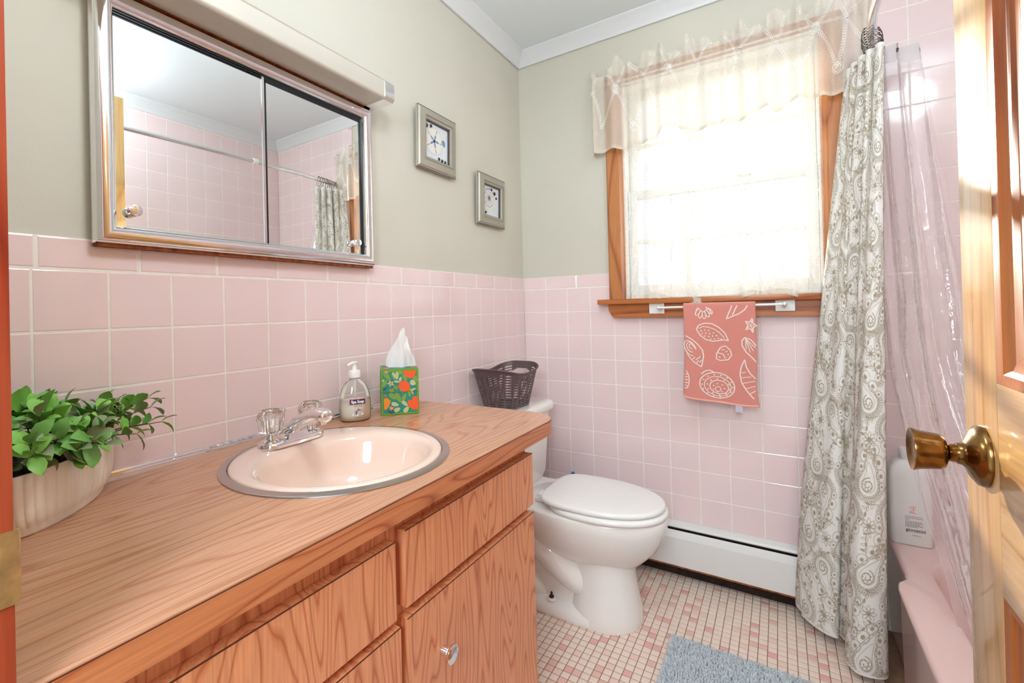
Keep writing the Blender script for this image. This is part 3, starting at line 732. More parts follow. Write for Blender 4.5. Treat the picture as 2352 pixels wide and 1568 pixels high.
# curtain: plan curves at the top and bottom, joined down the height
topc = [(1.262, -.050), (1.266, -.075), (1.290, -.088), (1.272, -.100), (1.276, -.118), (1.302, -.122), (1.285, -.140), (1.290, -.158), (1.312, -.160), (1.300, -.176), (1.304, -.192), (1.326, -.190), (1.318, -.207), (1.326, -.222), (1.338, -.214), (1.330, -.19), (1.342, -.17)]
botc = [(1.080, -.060), (1.083, -.095), (1.115, -.150), (1.152, -.187), (1.184, -.198), (1.192, -.178), (1.180, -.160), (1.196, -.178), (1.212, -.212), (1.222, -.226), (1.214, -.240), (1.198, -.275), (1.218, -.322), (1.252, -.326), (1.285, -.312), (1.297, -.285), (1.298, -.240)]
NS = 220
TC = catmull([(a, b, 0) for a, b in topc], NS); BC = catmull([(a, b, 0) for a, b in botc], NS)
arc = [0]
for i in range(NS): arc.append(arc[-1]+(BC[i+1]-BC[i]).length*1.0+.0006)
CWD = arc[-1]; CHT = 1.865
def at_arc(u):
    u = max(0, min(CWD, u)); lo, hi = 0, NS
    while hi-lo > 1:
        m_ = (lo+hi)//2
        if arc[m_] <= u: lo = m_
        else: hi = m_
    return lo+(u-arc[lo])/max(1e-9, arc[hi]-arc[lo])
def lerpc(Cv, f): k = min(int(f), NS-1); return Cv[k].lerp(Cv[k+1], f-k)
def s_cur(u, v):
    f = at_arc(u); t = max(0, v/CHT); a = lerpc(TC, f); b = lerpc(BC, f)
    e = 1-(1-min(t, 1.02))**1.18 if t < 1 else 1
    e = max(0, min(1, e))
    p = a.lerp(b, e)
    w = .0035*sin(u*38+v*2.2)*(1-abs(2*t-1))
    hem = .012*(1-b.y*-1)*0 + (-.012 if b.y < -.25 else .012 if b.y > -.12 else 0)*t
    return (p.x+w, p.y+w*.6, 1.892 - v*(1.892-.035)/CHT + hem)
cu = thing('shower_curtain', 'white cloth shower curtain with taupe paisley print bunched beside the window', 'curtain', (1.2, -.2, .03))
build(MB().grid(lambda a, b: s_cur(a*CWD, b*CHT), 230, 70), 'cloth', MT['curtain'], cu, True)
Pc = MB(); gc = off(s_cur, .0014); gc_ = off(s_cur, -.0014)
fr_m = at_arc(CWD*.15)
pm = Vector(s_cur(CWD*.15, .9)); pn = Vector(gc(CWD*.15, .9))-pm
gcur = gc if pn.dot(CAM-pm) > 0 else gc_
rn = random.Random(21)
def inb(p): return .004 < p[0] < CWD-.004 and .01 < p[1] < CHT-.006
def cstroke(pts, w=.0013, close=False):
    pts = list(pts)+([pts[0]] if close else [])
    run = []
    for p in pts:
        if inb(p): run.append(p)
        else:
            if len(run) > 1: ribbon(Pc, run, w, gcur, .008)
            run = []
    if len(run) > 1: ribbon(Pc, run, w, gcur, .008)
def cblob(pts):
    if all(inb(p) for p in pts): blob(Pc, pts, gcur)
def paisley(cx, cy, L_, rot, flip):
    def tf(x, y):
        y *= flip; return (cx+(x*cos(rot)-y*sin(rot))*L_, cy+(x*sin(rot)+y*cos(rot))*L_)
    def tear(k, n=34):
        out = []
        for i in range(n+1):
            t = i/n*2*pi; r = .30*k
            x = -.18+r*cos(t)*1.05; y = r*sin(t)
            # pull one end into a curling tail
            if cos(t) > 0: x += cos(t)**2*.52*k; y = y*(1-.35*cos(t)) + .30*k*cos(t)**3
            out.append(tf(x, y))
        return out
    for k in (1.0, .86, .60): cstroke(tear(k), .0014 if k > .9 else .0010)
    T = tear(.93)
    for p in T[::1]: cblob(ell(p[0], p[1], .0017, .0017, 0, 6))
    # scalloped outer border with buds
    O_ = tear(1.22, 20)
    for i, p in enumerate(O_[:-1]):
        q = O_[i+1]; c = ((p[0]+q[0])/2, (p[1]+q[1])/2); r = max(.006, sqrt((p[0]-q[0])**2+(p[1]-q[1])**2)/2)
        cstroke(ell(c[0], c[1], r, r*.85, math.atan2(q[1]-p[1], q[0]-p[0]), 10), .0012, True)
        cblob(ell(c[0], c[1], r*.36, r*.28, math.atan2(q[1]-p[1], q[0]-p[0]), 8))
    # curled heart: spiral and leaves
    sp = []
    for i in range(26): a = i/25*3.6*pi; r = .19*(1-i/30); sp.append(tf(-.20+r*cos(a), r*sin(a)*.9))
    cstroke(sp, .0026)
    for a in (0, .9, 1.8, 2.7, 3.6, 4.5, 5.4): c = tf(-.2+.1*cos(a), .1*sin(a)); cblob(leafshape(c[0], c[1], .05*L_, .025*L_, a+rot))
def sprig(cx, cy, s_, rot):
    pts = [(cx+s_*(t-.5)*cos(rot)-s_*.18*sin(t*5)*sin(rot), cy+s_*(t-.5)*sin(rot)+s_*.18*sin(t*5)*cos(rot)) for t in [i/10 for i in range(11)]]
    cstroke(pts, .0013)
    for i in range(1, 10):
        a = rot+(.9 if i % 2 else -.9); p = pts[i]; c = (p[0]+s_*.11*cos(a), p[1]+s_*.11*sin(a)); L2 = leafshape(c[0], c[1], s_*.2, s_*.09, a)
        if i % 3 == 0: cblob(L2)
        else: cstroke(L2, .0011, True)
def rosette(cx, cy, r):
    for k in range(8): a = k*pi/4; cstroke(leafshape(cx+r*.6*cos(a), cy+r*.6*sin(a), r*.8, r*.42, a), .0012, True)
    cblob(ell(cx, cy, r*.2, r*.2, 0, 8)); cstroke(ell(cx, cy, r*.28, r*.28, 0, 10), .001, True)
vrow = .05; row = 0
while vrow < CHT+.1:
    u_ = -.05+(.075 if row % 2 else 0)
    while u_ < CWD+.1:
        paisley(u_+rn.uniform(-.01, .01), vrow+rn.uniform(-.012, .012), .125, pi/2*(1 if row % 2 else -1)+rn.uniform(-.35, .35), 1 if rn.random() < .5 else -1)
        sprig(u_+.075, vrow-.035, .075, rn.uniform(0, 6)); sprig(u_+.075, vrow+.05, .07, rn.uniform(0, 6)); rosette(u_+.078, vrow+.008, .024)
        u_ += .150
    vrow += .125; row += 1
build(Pc, 'paisley_print', MT['print'], cu, 0)
cstr = MB(); 
# clear liner: pleated sheet, gathered on the rod and trailing forward inside the tub
lt = [(1.292, -.062), (1.312, -.098), (1.335, -.100), (1.348, -.128), (1.368, -.150), (1.384, -.148), (1.382, -.118), (1.396, -.108), (1.428, -.120), (1.440, -.095)]
lm = [(1.325, -.205), (1.335, -.245), (1.352, -.255), (1.372, -.300), (1.392, -.335), (1.412, -.330), (1.420, -.300), (1.440, -.315), (1.470, -.345), (1.490, -.330)]
lb = [(1.400, -.560), (1.415, -.590), (1.425, -.640), (1.432, -.690), (1.452, -.730), (1.470, -.770), (1.490, -.780), (1.500, -.830), (1.520, -.90), (1.530, -.96)]
NL = 90
LT, LM, LB = [catmull([(a, b, 0) for a, b in q], NL) for q in (lt, lm, lb)]
def s_lin(a, t):
    k = a*NL; i = min(int(k), NL-1); f = k-i
    A, Mi, B = (c[i].lerp(c[i+1], f) for c in (LT, LM, LB))
    if t < .58: s_ = t/.58; p = A.lerp(Mi, s_**1.15)
    else: s_ = (t-.58)/.42; p = Mi.lerp(B, s_**1.25)
    w = .004*sin(a*31+t*5)+.002*sin(t*37+a*11)*t
    return (p.x+w, p.y+w, 1.905-t*(1.905-.30))
ln = thing('shower_liner', 'clear vinyl shower liner trailing into the tub', 'curtain liner', (1.42, -.4, .3))
build(MB().grid(s_lin, 110, 70), 'vinyl_sheet', MT['liner'], ln, True)
build(MB().grid(lambda a, b: (Vector(s_lin(a, b*.034))+Vector((-.0006, -.0006, 0))), 110, 2), 'header_band', MT['linerhead'], ln, True)
for a in (.12, .5, .72, .95):
    p = Vector(s_lin(a, .014)); n_ = (Vector(s_lin(a+.01, .014))-Vector(s_lin(a-.01, .014))).cross(Vector((0, 0, 1))).normalized()
    if n_.dot(CAM-p) < 0: n_ = -n_
    build(MB().lathe([(.003, .0012), (.0062, .0012), (.0066, .0022), (.003, .0026)], p[:], n_[:], 14, False, False), 'grommet', MT['stud'], ln)
# ================================================================== TOILET
TY = -.395
tt = thing('toilet', 'white porcelain toilet with closed oval lid in the corner behind the vanity', 'toilet', (.35, TY, 0))
def trr(x0, x1, hy, r, z): return [(x, y, z) for x, y in rrect(x0, TY-hy, x1, TY+hy, r, 7)]
build(MB().rings([trr(.03, .185, .190, .035, .385), trr(.022, .196, .205, .04, .42), trr(.014, .205, .212, .045, .55), trr(.012, .210, .216, .045, .675)]), 'tank', MT['porcelain'], tt, 45)
build(MB().rings([trr(.010, .222, .228, .05, .675), trr(.006, .230, .236, .055, .682), trr(.006, .232, .238, .055, .700), trr(.010, .226, .232, .052, .711), trr(.022, .214, .220, .045, .715)]), 'tank_lid', MT['porcelain'], tt, 45)
def egg(xb, xf, hy, z, sq=2.3, n=48, cy=TY, mid=None):
    m_ = mid if mid is not None else xb+(xf-xb)*.42
    out = []
    for i in range(n):
        t = 2*pi*i/n; c, s_ = cos(t), sin(t); e = 2/sq if c < 0 else 1.0
        x = m_+(xf-m_)*abs(c)**(1.0)*1 if c >= 0 else m_-(m_-xb)*abs(c)**e
        y = cy+hy*(abs(s_)**(e if c < 0 else .92))*(1 if s_ >= 0 else -1)
        out.append((x, y, z))
    return out
bowl = [egg(.30, .600, .070, .185, 2.3), egg(.27, .625, .098, .205, 2.4), egg(.235, .655, .126, .235, 2.4), egg(.21, .688, .150, .272, 2.4), egg(.19, .708, .166, .31, 2.4), egg(.19, .720, .174, .345, 2.4), egg(.19, .724, .178, .380, 2.4), egg(.20, .718, .172, .387, 2.4)]
bo = build(MB().rings(bowl), 'bowl', MT['porcelain'], tt, 60)
ped = [egg(.388, .630, .126, .0005, 2.6, mid=.50), egg(.386, .632, .128, .012, 2.6, mid=.50), egg(.39, .628, .124, .05, 2.6, mid=.50), egg(.395, .618, .112, .10, 2.6, mid=.50), egg(.40, .610, .102, .16, 2.6, mid=.50), egg(.39, .610, .098, .22, 2.6, mid=.50), egg(.38, .62, .10, .26, 2.6, mid=.5)]
build(MB().rings(ped), 'pedestal', MT['porcelain'], tt, 60)
def foot(x0, x1, hy, r, z): return [(x, y, z) for x, y in rrect(x0, TY-hy, x1, TY+hy, r, 7)]
build(MB().rings([foot(.112, .52, .128, .05, .0005), foot(.110, .52, .130, .05, .010), foot(.113, .52, .127, .05, .030), foot(.122, .50, .116, .045, .042), foot(.14, .48, .090, .04, .047)]), 'base_flange', MT['porcelain'], tt, 60)
build(MB().rings([foot(.14, .46, .088, .03, .04), foot(.15, .46, .080, .03, .10), foot(.16, .46, .070, .03, .20), foot(.17, .46, .065, .03, .28)]), 'web', MT['porcelain'], tt, 60)
build(MB().rings([trr(.06, .30, .12, .04, .24), trr(.04, .30, .150, .04, .31), trr(.03, .31, .165, .04, .372), trr(.03, .31, .165, .04, .384)]), 'tank_shelf', MT['porcelain'], tt, 45)
for s_ in (-1, 1):
    tp = catmull([(.17, TY+s_*.060, .27), (.24, TY+s_*.072, .255), (.31, TY+s_*.074, .215), (.37, TY+s_*.070, .165), (.43, TY+s_*.055, .125), (.48, TY+s_*.03, .10)], 28)
    build(MB().tube(tp, lambda t: .050+.006*sin(t*pi), 20), 'trapway', MT['porcelain'], tt, True)
    tp = catmull([(.15, TY+s_*.062, .17), (.19, TY+s_*.070, .13), (.235, TY+s_*.070, .085), (.27, TY+s_*.062, .055), (.30, TY+s_*.05, .03)], 22)
    build(MB().tube(tp, lambda t: .036+.004*sin(t*pi), 18), 'trapway_bulge', MT['porcelain'], tt, True)
bx, by = .335, TY-.105
build(MB().lathe([(.0155, 0), (.0155, .004), (.011, .007)], (bx, by, .047), (0, 0, 1), 18), 'bolt_washer', MT['porcelain'], tt)
build(MB().lathe([(.009, 0), (.009, .006), (.004, .009), (.0045, .018), (.0015, .022)], (bx, by, .053), (0, 0, 1), 8), 'floor_bolt', mat('rusted_bolt', (70, 50, 40), .5, .7), tt)
def slab(o, lo, hi, rnd_):
    return [[(x+(rnd_ if False else 0), y, z) for x, y, z in egg(o[0], o[1], o[2], lo, o[3])]]
def eggslab(xb, xf, hy, z0, z1, r, sq=2.6):
    return MB().rings([egg(xb+r, xf-r, hy-r, z0, sq), egg(xb+r*.3, xf-r*.3, hy-r*.3, z0+r*.3, sq), egg(xb, xf, hy, z0+r, sq), egg(xb, xf, hy, z1-r, sq), egg(xb+r*.3, xf-r*.3, hy-r*.3, z1-r*.3, sq), egg(xb+r, xf-r, hy-r, z1, sq)])
build(eggslab(.315, .724, .176, .3885, .408, .008, 2.8), 'seat', MT['seat'], tt, 60)
lid = eggslab(.296, .716, .170, .4105, .430, .009, 4.0)
lid.rings([egg(.306, .706, .160, .4298, 4.0), egg(.33, .68, .135, .4325, 4.0), egg(.38, .62, .08, .434, 4.0)], cap0=False)
build(lid, 'lid', MT['seat'], tt, 60)
for s_ in (-1, 1):
    build(MB().box((.270, TY+s_*.072-.022, .3885), (.322, TY+s_*.072+.022, .402), .004), 'hinge_base', MT['seat'], tt)
    build(MB().tube([(.288, TY+s_*.072-.02, .410), (.288, TY+s_*.072+.02, .410)], .009, 12), 'hinge_barrel', MT['seat'], tt)
bl = thing('brush_handle', 'thin blue plastic handle tip behind the toilet lid', 'brush', (.285, -.135, 0))
build(MB().lathe([(.055, 0), (.05, .09), (.02, .095)], (.285, -.135, .0005), (0, 0, 1), 20), 'holder', MT['whiteplastic'], bl)
build(MB().lathe([(.006, .09), (.006, .36), (.009, .385), (.007, .392)], (.285, -.135, 0), (0, 0, 1), 12), 'handle', MT['blue'], bl)
# ------------------------------------------------------------------ woven basket on the tank
bk = thing('storage_basket', 'brown plastic woven basket with cut-out handles on the toilet tank lid', 'basket', (.112, -.402, .7155))
def bplan(t, a, h):
    """plan of the basket: t 0 base .. 1 rim, a angle fraction"""
    hx, hy, r = .066+(.094-.066)*t, .104+(.150-.104)*t, .045
    P = rrect(-hx, -hy, hx, hy, r+.02*t, 10); n = len(P)
    per = [0]
    for p, q in zip(P, P[1:]+P[:1]): per.append(per[-1]+sqrt((p[0]-q[0])**2+(p[1]-q[1])**2))
    s_ = (a % 1)*per[-1]
    for i in range(n):
        if per[i+1] >= s_:
            f = (s_-per[i])/max(1e-9, per[i+1]-per[i]); p, q = P[i], P[(i+1) % n]
            return (p[0]+(q[0]-p[0])*f, p[1]+(q[1]-p[1])*f)
    return P[0]
BH = .166
def rimz(y): return 1-.16*(1-min(1, (abs(y)/.150)**2))
def bpt(t, a, inset=0):
    x, y = bplan(t, a, 0); tz = t
    k = 1-inset/.1
    return (.112+x*k, -.402+y*k, .7165+BH*tz*rimz(y*(1/(.69+.31*t))))
NA, NR = 76, 30
def hole(i, j):
    a = (i+.5)/NA; t = (j+.5)/NR; x, y = bplan(t, a, 0)
    # oval handle slots on the two short ends
    hy = .104+.046*t
    if abs(y) > hy-.004 and abs(x) < .045 and 18 <= j <= 24:
        d = (x/.045)**2+((j-21)/3.6)**2
        if d < 1: return True
        return None
    if abs(y) > hy-.004 and abs(x) < .056 and 16 <= j <= 26: return False
    if j < 2 or j > 26: return False
    return (j % 2 == 0) and (i % 4 != 3)
mb = MB(); idx = {}
for lay in (0, .0022):
    for j in range(NR+1):
        for i in range(NA): idx[lay, j, i] = len(mb.v); mb.v.append(bpt(j/NR, i/NA, lay))
solid = {(i, j): not hole(i, j) for i in range(NA) for j in range(NR)}
for (i, j), s_ in solid.items():
    if not s_: continue
    q = [(j, i), (j, (i+1) % NA), (j+1, (i+1) % NA), (j+1, i)]
    mb.f.append(tuple(idx[0, a, b] for a, b in q)); mb.f.append(tuple(idx[.0022, a, b] for a, b in reversed(q)))
    for (di, dj), (p, r_) in (((-1, 0), (q[0], q[3])), ((1, 0), (q[1], q[2])), ((0, -1), (q[0], q[1])), ((0, 1), (q[2], q[3]))):
        ni, nj = (i+di) % NA, j+dj
        if nj < 0 or nj >= NR or not solid[ni, nj]: mb.f.append((idx[0, p[0], p[1]], idx[0, r_[0], r_[1]], idx[.0022, r_[0], r_[1]], idx[.0022, p[0], p[1]]))
mb.m = [0]*len(mb.f)
build(mb, 'woven_body', MT['basket'], bk, 30)
build(MB().tube([bpt(1, i/NA, -.002) for i in range(NA)], .0034, 8, close=True), 'rim', MT['basket'], bk, True)
build(MB().rings([[bpt(0.0, i/NA) for i in range(NA)], [(x, y, z+.003) for x, y, z in [bpt(0.0, i/NA) for i in range(NA)]]]), 'base', MT['basket'], bk)
# ================================================================== VANITY
CX, CY, CZ = .285, -1.42, .82
vn = thing('vanity_cabinet', 'cherry laminate vanity cabinet with drawers and one door below the countertop', 'cabinet', (.26, -1.49, 0))
VF = .505; VE = -1.012
build(MB().box((VF-.018, -1.980, .085), (VF, VE, .781)), 'face_frame', MT['cabinet'], vn)
build(MB().box((.004, VE-.016, .0005), (VF-.0185, VE, .781)), 'end_panel', MT['cabinet'], vn)
build(MB().box((.004, -1.980, .085), (VF-.0185, VE-.0165, .100)), 'bottom_panel', MT['cabinet'], vn)
build(MB().box((VF-.07, -1.980, .0005), (VF-.055, VE-.0165, .084)), 'toe_kick', MT['cabinet_y'], vn)
def front(name, y0, y1, z0, z1, dx=0):
    o = build(MB().box((VF+.0005+dx, y0, z0), (VF+.0205+dx, y1, z1), .0008), name, MT['cabinet'], vn, 0)
    build(MB().box((VF+.0195+dx, y0+.0005, z1-.0011), (VF+.0209+dx, y1-.0005, z1+.0003)), 'edge_line', MT['edgeline'], o, 0)
    return o
front('drawer_front', -1.4935, VE, .620, .749)
dr = front('cabinet_door', -1.4925, VE, .10, .601)
front('drawer_front', -1.965, -1.517, .613, .7405)
front('drawer_front', -1.965, -1.508, .465, .597)
front('drawer_front', -1.965, -1.510, .30, .450)
kb = MB().lathe([(.0085, 0), (.0085, .012), (.0075, .014), (.010, .017), (.0155, .019), (.0168, .0215), (.0165, .0235), (.014, .0255), (.006, .027)], (VF+.0205, -1.398, .492), (1, 0, 0), 28)
build(kb, 'knob', MT['chrome'], dr, 40)
# countertop with sink cut-out
ct = thing('countertop', 'wood-grain laminate countertop with rounded front corner and pink sink', 'countertop', (.27, -1.42, .782))
FX = .547
outl = [(.0005, -1.984), (FX, -1.984)]
rc = .085
for i in range(13): a = pi/2*i/12; outl.append((FX-rc+rc*cos(a), -.957+rc*sin(a)-(.002)))
outl += [(.30, -.876), (.15, -.890), (.0005, -.902)]
def fill_hole(outer_, hole_, z, flip):
    bm = bmesh.new(); E_ = []
    for loop in (outer_, hole_):
        vs = [bm.verts.new((x, y, z)) for x, y in loop]
        E_ += [bm.edges.new((vs[i], vs[(i+1) % len(vs)])) for i in range(len(vs))]
    bmesh.ops.triangle_fill(bm, use_beauty=True, use_dissolve=False, edges=E_)
    bm.verts.index_update(); r_ = ([v.co[:] for v in bm.verts], [[v.index for v in (reversed(f.verts) if flip else f.verts)] for f in bm.faces]); bm.free()
    return r_
holec = [(CX+.2135*cos(2*pi*i/64), CY+.2135*sin(2*pi*i/64)) for i in range(64)]
mb = MB(); mb.add(*fill_hole(outl, holec, CZ, False)); mb.add(*fill_hole(outl, holec, CZ-.037, True))
mb.rings([[(x, y, CZ-.037) for x, y in outl], [(x, y, CZ) for x, y in outl]], False, False)
mb.rings([[(x, y, CZ-.037) for x, y in holec], [(x, y, CZ) for x, y in holec]], False, False)
bmw = build(mb, 'top', MT['counter'], ct, 0)
# front edge band in stronger grain
def band(z0, z1, d, name, m_):
    P_ = [(FX, -1.984)]+outl[2:15]
    ring0, ring1 = [], []
    pts = [(x+d*(1 if i < 3 else cos(pi/2*(i-1)/12)), y+d*(0 if i < 1 else sin(pi/2*max(0, i-1)/12)), 0) for i, (x, y) in enumerate(P_)]
    build(MB().add([(x, y, z0) for x, y, _ in pts]+[(x, y, z1) for x, y, _ in pts]+[(x-.004, y-.002, z0) for x, y, _ in pts]+[(x-.004, y-.002, z1) for x, y, _ in pts],
          [(i, i+1, len(pts)+i+1, len(pts)+i) for i in range(len(pts)-1)]+[(2*len(pts)+i, 3*len(pts)+i, 3*len(pts)+i+1, 2*len(pts)+i+1) for i in range(len(pts)-1)]+[(len(pts)+i, len(pts)+i+1, 3*len(pts)+i+1, 3*len(pts)+i) for i in range(len(pts)-1)]+[(i, 2*len(pts)+i, 2*len(pts)+i+1, i+1) for i in range(len(pts)-1)]), name, m_, ct, 30)
band(CZ-.037, CZ-.0028, .0012, 'front_edge', MT['cabinet_y'])
band(CZ-.0028, CZ-.0016, .0010, 'edge_line', MT['edgeline'])
tr = MB().rings([[(.0002, y, CZ+.0002), (.011, y, CZ+.0002), (.0105, y, CZ+.003), (.006, y, CZ+.005), (.005, y, CZ+.009), (.0002, y, CZ+.011)] for y in (-1.983, -.905)])
build(tr, 'counter_trim', MT['chrome'], base=(.005, -1.45, CZ), smooth=30, label='ribbed chrome strip along the joint of countertop and tile wall', cat='trim strip')
# ------------------------------------------------------------------ sink
sk = thing('sink', 'round pink bisque sink with satin steel ring set in the countertop', 'sink', (CX, CY, CZ-.13))
def circ(r, z, cx=CX, cy=CY, ry=None, n=64): return [(cx+r*cos(2*pi*i/n), cy+(ry or r)*sin(2*pi*i/n), z) for i in range(n)]
build(MB().rings([circ(.2125, CZ-.01), circ(.228, CZ+.0003), circ(.2275, CZ+.0022), circ(.222, CZ+.0042), circ(.2125, CZ+.0048), circ(.211, CZ+.002), circ(.2115, CZ-.01)], False, False), 'steel_ring', MT['steelring'], sk, 50)
BX, BY = .318, -1.428
prof = [(CX, CY, .2105, .2105, .0), (CX, CY, .2105, .2105, .0045), (CX, CY, .207, .207, .0068), (CX+.004, CY, .198, .199, .0075), (CX+.014, CY-.003, .182, .189, .0072), (CX+.024, CY-.006, .168, .181, .006), (BX-.004, BY, .158, .175, .002), (BX-.002, BY, .152, .170, -.006), (BX, BY, .148, .166, -.02), (BX, BY, .140, .157, -.05), (BX, BY, .122, .138, -.085), (BX, BY, .088, .10, -.112), (BX, BY, .05, .055, -.122), (BX, BY, .024, .024, -.125)]
build(MB().rings([circ(a, CZ+z, x, y, b) for x, y, a, b, z in prof], False, True), 'basin', MT['bisque'], sk, 80)
build(MB().lathe([(.024, 0), (.024, .002), (.019, .0035), (.017, .001), (.004, .003)], (BX, BY, CZ-.1248), (0, 0, 1), 24), 'drain', MT['chrome'], sk)
# ------------------------------------------------------------------ faucet
FZ = CZ+.0073; fx, fy = .128, -1.425
fc = thing('faucet', 'chrome centerset faucet with two clear acrylic handles on the sink rim', 'faucet', (fx, fy, FZ))
def pill(hx, hy, z, n=10): return [(x, y, z) for x, y in rrect(fx-hx, fy-hy, fx+hx, fy+hy, hx*.98, n)]
build(MB().rings([pill(.027, .080, FZ), pill(.027, .080, FZ+.006), pill(.0255, .0785, FZ+.011), pill(.020, .070, FZ+.014)]), 'base_plate', MT['chrome'], fc, 50)
# spout: flattened tapering arm rising from the base and reaching over the basin
sp = catmull([(fx-.014, FZ+.012, 0), (fx-.004, FZ+.026, 0), (fx+.022, FZ+.043, 0), (fx+.060, FZ+.060, 0), (fx+.095, FZ+.070, 0), (fx+.118, FZ+.070, 0)], 22)
R = []
for i, q in enumerate(sp):
    t = i/22; hw = .027-.009*min(1, t*1.2); hh = .016-.001*t; ring = []
    T_ = sp[min(i+1, 22)]-sp[max(i-1, 0)]; T_.normalize(); nx_, nz_ = -T_.y, T_.x
    for j in range(16): a = 2*pi*j/16; s1 = hw*cos(a)*(1-.12*abs(sin(a))); s2 = hh*sin(a); ring.append((q.x+nx_*s2, fy+s1, q.y+nz_*s2))
    R.append(ring)
q = R[-1]; cx_ = [sum(p[k] for p in q)/16 for k in range(3)]
for f, dx in ((.93, .004), (.75, .0075), (.45, .0095), (.1, .0102)): R.append([(cx_[0]+(p[0]-cx_[0])*f+dx, cx_[1]+(p[1]-cx_[1])*f, cx_[2]+(p[2]-cx_[2])*f) for p in q])
so_ = build(MB().rings(R), 'spout', MT['chrome'], fc, 70)
build(MB().lathe([(.0105, 0), (.0105, .012), (.0085, .0125)], (fx+.106, fy, FZ+.064), (0, 0, -1), 20), 'aerator', MT['chrome'], so_, 40)
ridge = [(fx-.02, FZ+.010), (fx-.015, FZ+.022)]
build(MB().rings([[(fx+.028, fy-.030, FZ+.010), (fx+.028, fy+.030, FZ+.010), (fx-.022, fy+.034, FZ+.010), (fx-.022, fy-.034, FZ+.010)], [(fx+.022, fy-.022, FZ+.026), (fx+.022, fy+.022, FZ+.026), (fx-.012, fy+.020, FZ+.024), (fx-.012, fy-.020, FZ+.024)]]), 'spout_base', MT['chrome'], fc, 30)
for s_ in (-1, 1):
    y = fy+s_*.052
    build(MB().lathe([(.022, 0), (.021, .004), (.013, .007), (.011, .016), (.014, .019)], (fx, y, FZ+.011), (0, 0, 1), 24), 'handle_collar', MT['chrome'], fc, 40)
    n = 40; R = []
    for r_, h in ((.016, 0), (.0245, .005), (.0265, .016), (.0280, .032), (.0275, .041), (.024, .047), (.019, .051), (.014, .049)):
        R.append([(fx+r_*(1+.035*(1 if k % 2 else -1)*(1 if h < .043 else 0))*cos(2*pi*k/n), y+r_*(1+.035*(1 if k % 2 else -1)*(1 if h < .043 else 0))*sin(2*pi*k/n), FZ+.030+h) for k in range(n)])
    hd = build(MB().rings(R), 'handle', MT['acrylic'], fc, 30)
    build(MB().lathe([(.007, 0), (.007, .03), (.005, .033)], (fx, y, FZ+.0305), (0, 0, 1), 12), 'handle_core', MT['chrome'], hd, 40)
build(MB().lathe([(.0028, .0), (.0028, .045), (.0042, .046), (.0042, .056), (.006, .060), (.0078, .064), (.0072, .067), (.003, .069)], (fx-.034, fy, FZ+.004), (0, 0, 1), 16), 'pull_rod', MT['chrome'], fc, 40)
# ------------------------------------------------------------------ soap dispenser
sx, sy = .078, -1.190
sd = thing('soap_dispenser', 'clear pump bottle of cream liquid soap standing beside the tissue box', 'soap bottle', (sx, sy, CZ))
dv = Vector((CAM.x-sx, CAM.y-sy)).normalized(); da = math.atan2(dv.y, dv.x)+.15
sa = Vector((-sin(da), cos(da))); sb = Vector((cos(da), sin(da)))       # sa: sideways (to viewer's right), sb: towards the viewer
def sring(hw, hd, z, n=36): return [(sx+sa.x*hw*cos(2*pi*i/n)+sb.x*hd*sin(2*pi*i/n), sy+sa.y*hw*cos(2*pi*i/n)+sb.y*hd*sin(2*pi*i/n), CZ+z) for i in range(n)]
bp_ = [(.036, .022, .0004), (.040, .026, .004), (.0425, .029, .018), (.043, .0295, .035), (.042, .0285, .055), (.039, .026, .075), (.033, .022, .092), (.024, .018, .105), (.014, .013, .112), (.0125, .0125, .116), (.0125, .0125, .121)]
body = build(MB().rings([sring(*q) for q in bp_], True, False), 'bottle', MT['clearplastic'], sd, True)
lq = [(a-.0016, b-.0016, z+.0012) for a, b, z in bp_[:5]]+[(.0408, .0273, .0565)]
build(MB().rings([sring(*q) for q in lq]), 'liquid', MT['soap'], sd, 60)
pc = lambda pr_, z, n=24: MB().lathe(pr_, (sx, sy, CZ+z), (0, 0, 1), n)
build(pc([(.0135, 0), (.0165, .001), (.0165, .017), (.015, .020), (.008, .021), (.0065, .024), (.0062, .036)], .117, 30), 'pump_collar', MT['whiteplastic'], sd, 40)
hdv = (-sa*.8+sb*.6).normalized()
mb = pc([(.0062, 0), (.009, .003), (.0095, .007), (.007, .009)], .152)
tip = [(sx+hdv.x*t, sy+hdv.y*t, CZ+.1575-.006*(t/.026)**2) for t in (0, .008, .016, .022, .026)]
mb.tube(tip, lambda t: .0052-.0018*t, 10)
build(mb, 'pump_head', MT['whiteplastic'], sd, 40)
build(MB().tube([(sx, sy, CZ+.117), (sx, sy, CZ+.095), (sx+.003, sy, CZ+.058)], lambda t: .0065 if t < .4 else .003, 12), 'dip_tube', MT['whiteplastic'], sd, True)
def s_bot(u, v, extra=.0008):
    # front of bottle: u sideways, v height
    for (a, b, z), (c, d, y2) in zip(bp_, bp_[1:]):
        if z <= v <= y2: t = (v-z)/(y2-z); hw, hd = a+(c-a)*t, b+(d-b)*t; break
    else: hw, hd = .04, .027
    hw += extra; hd += extra; q = max(-.98, min(.98, u/hw)); k = sqrt(1-q*q)
    return Vector((sx+sa.x*u+sb.x*hd*k, sy+sa.y*u+sb.y*hd*k, CZ+v))
def quadgrid(u0, u1, v0, v1, sf, n=14):
    return MB().grid(lambda a, b: sf(u0+(u1-u0)*a, v0+(v1-v0)*b), n, 4)
build(quadgrid(-.019, .024, .0475, .0625, lambda u, v: s_bot(u, v, .0006)), 'label_border', MT['gold'], sd, True)
build(quadgrid(-.018, .023, .0487, .0613, lambda u, v: s_bot(u, v, .0009)), 'label_band', MT['purple'], sd, True)
mb = MB(); text_on(mb, 'Spa Soap', .0105, -.0145, .0518, lambda u, v: s_bot(u, v, .0013), width=.0345, vdown=False, bold=.00035)
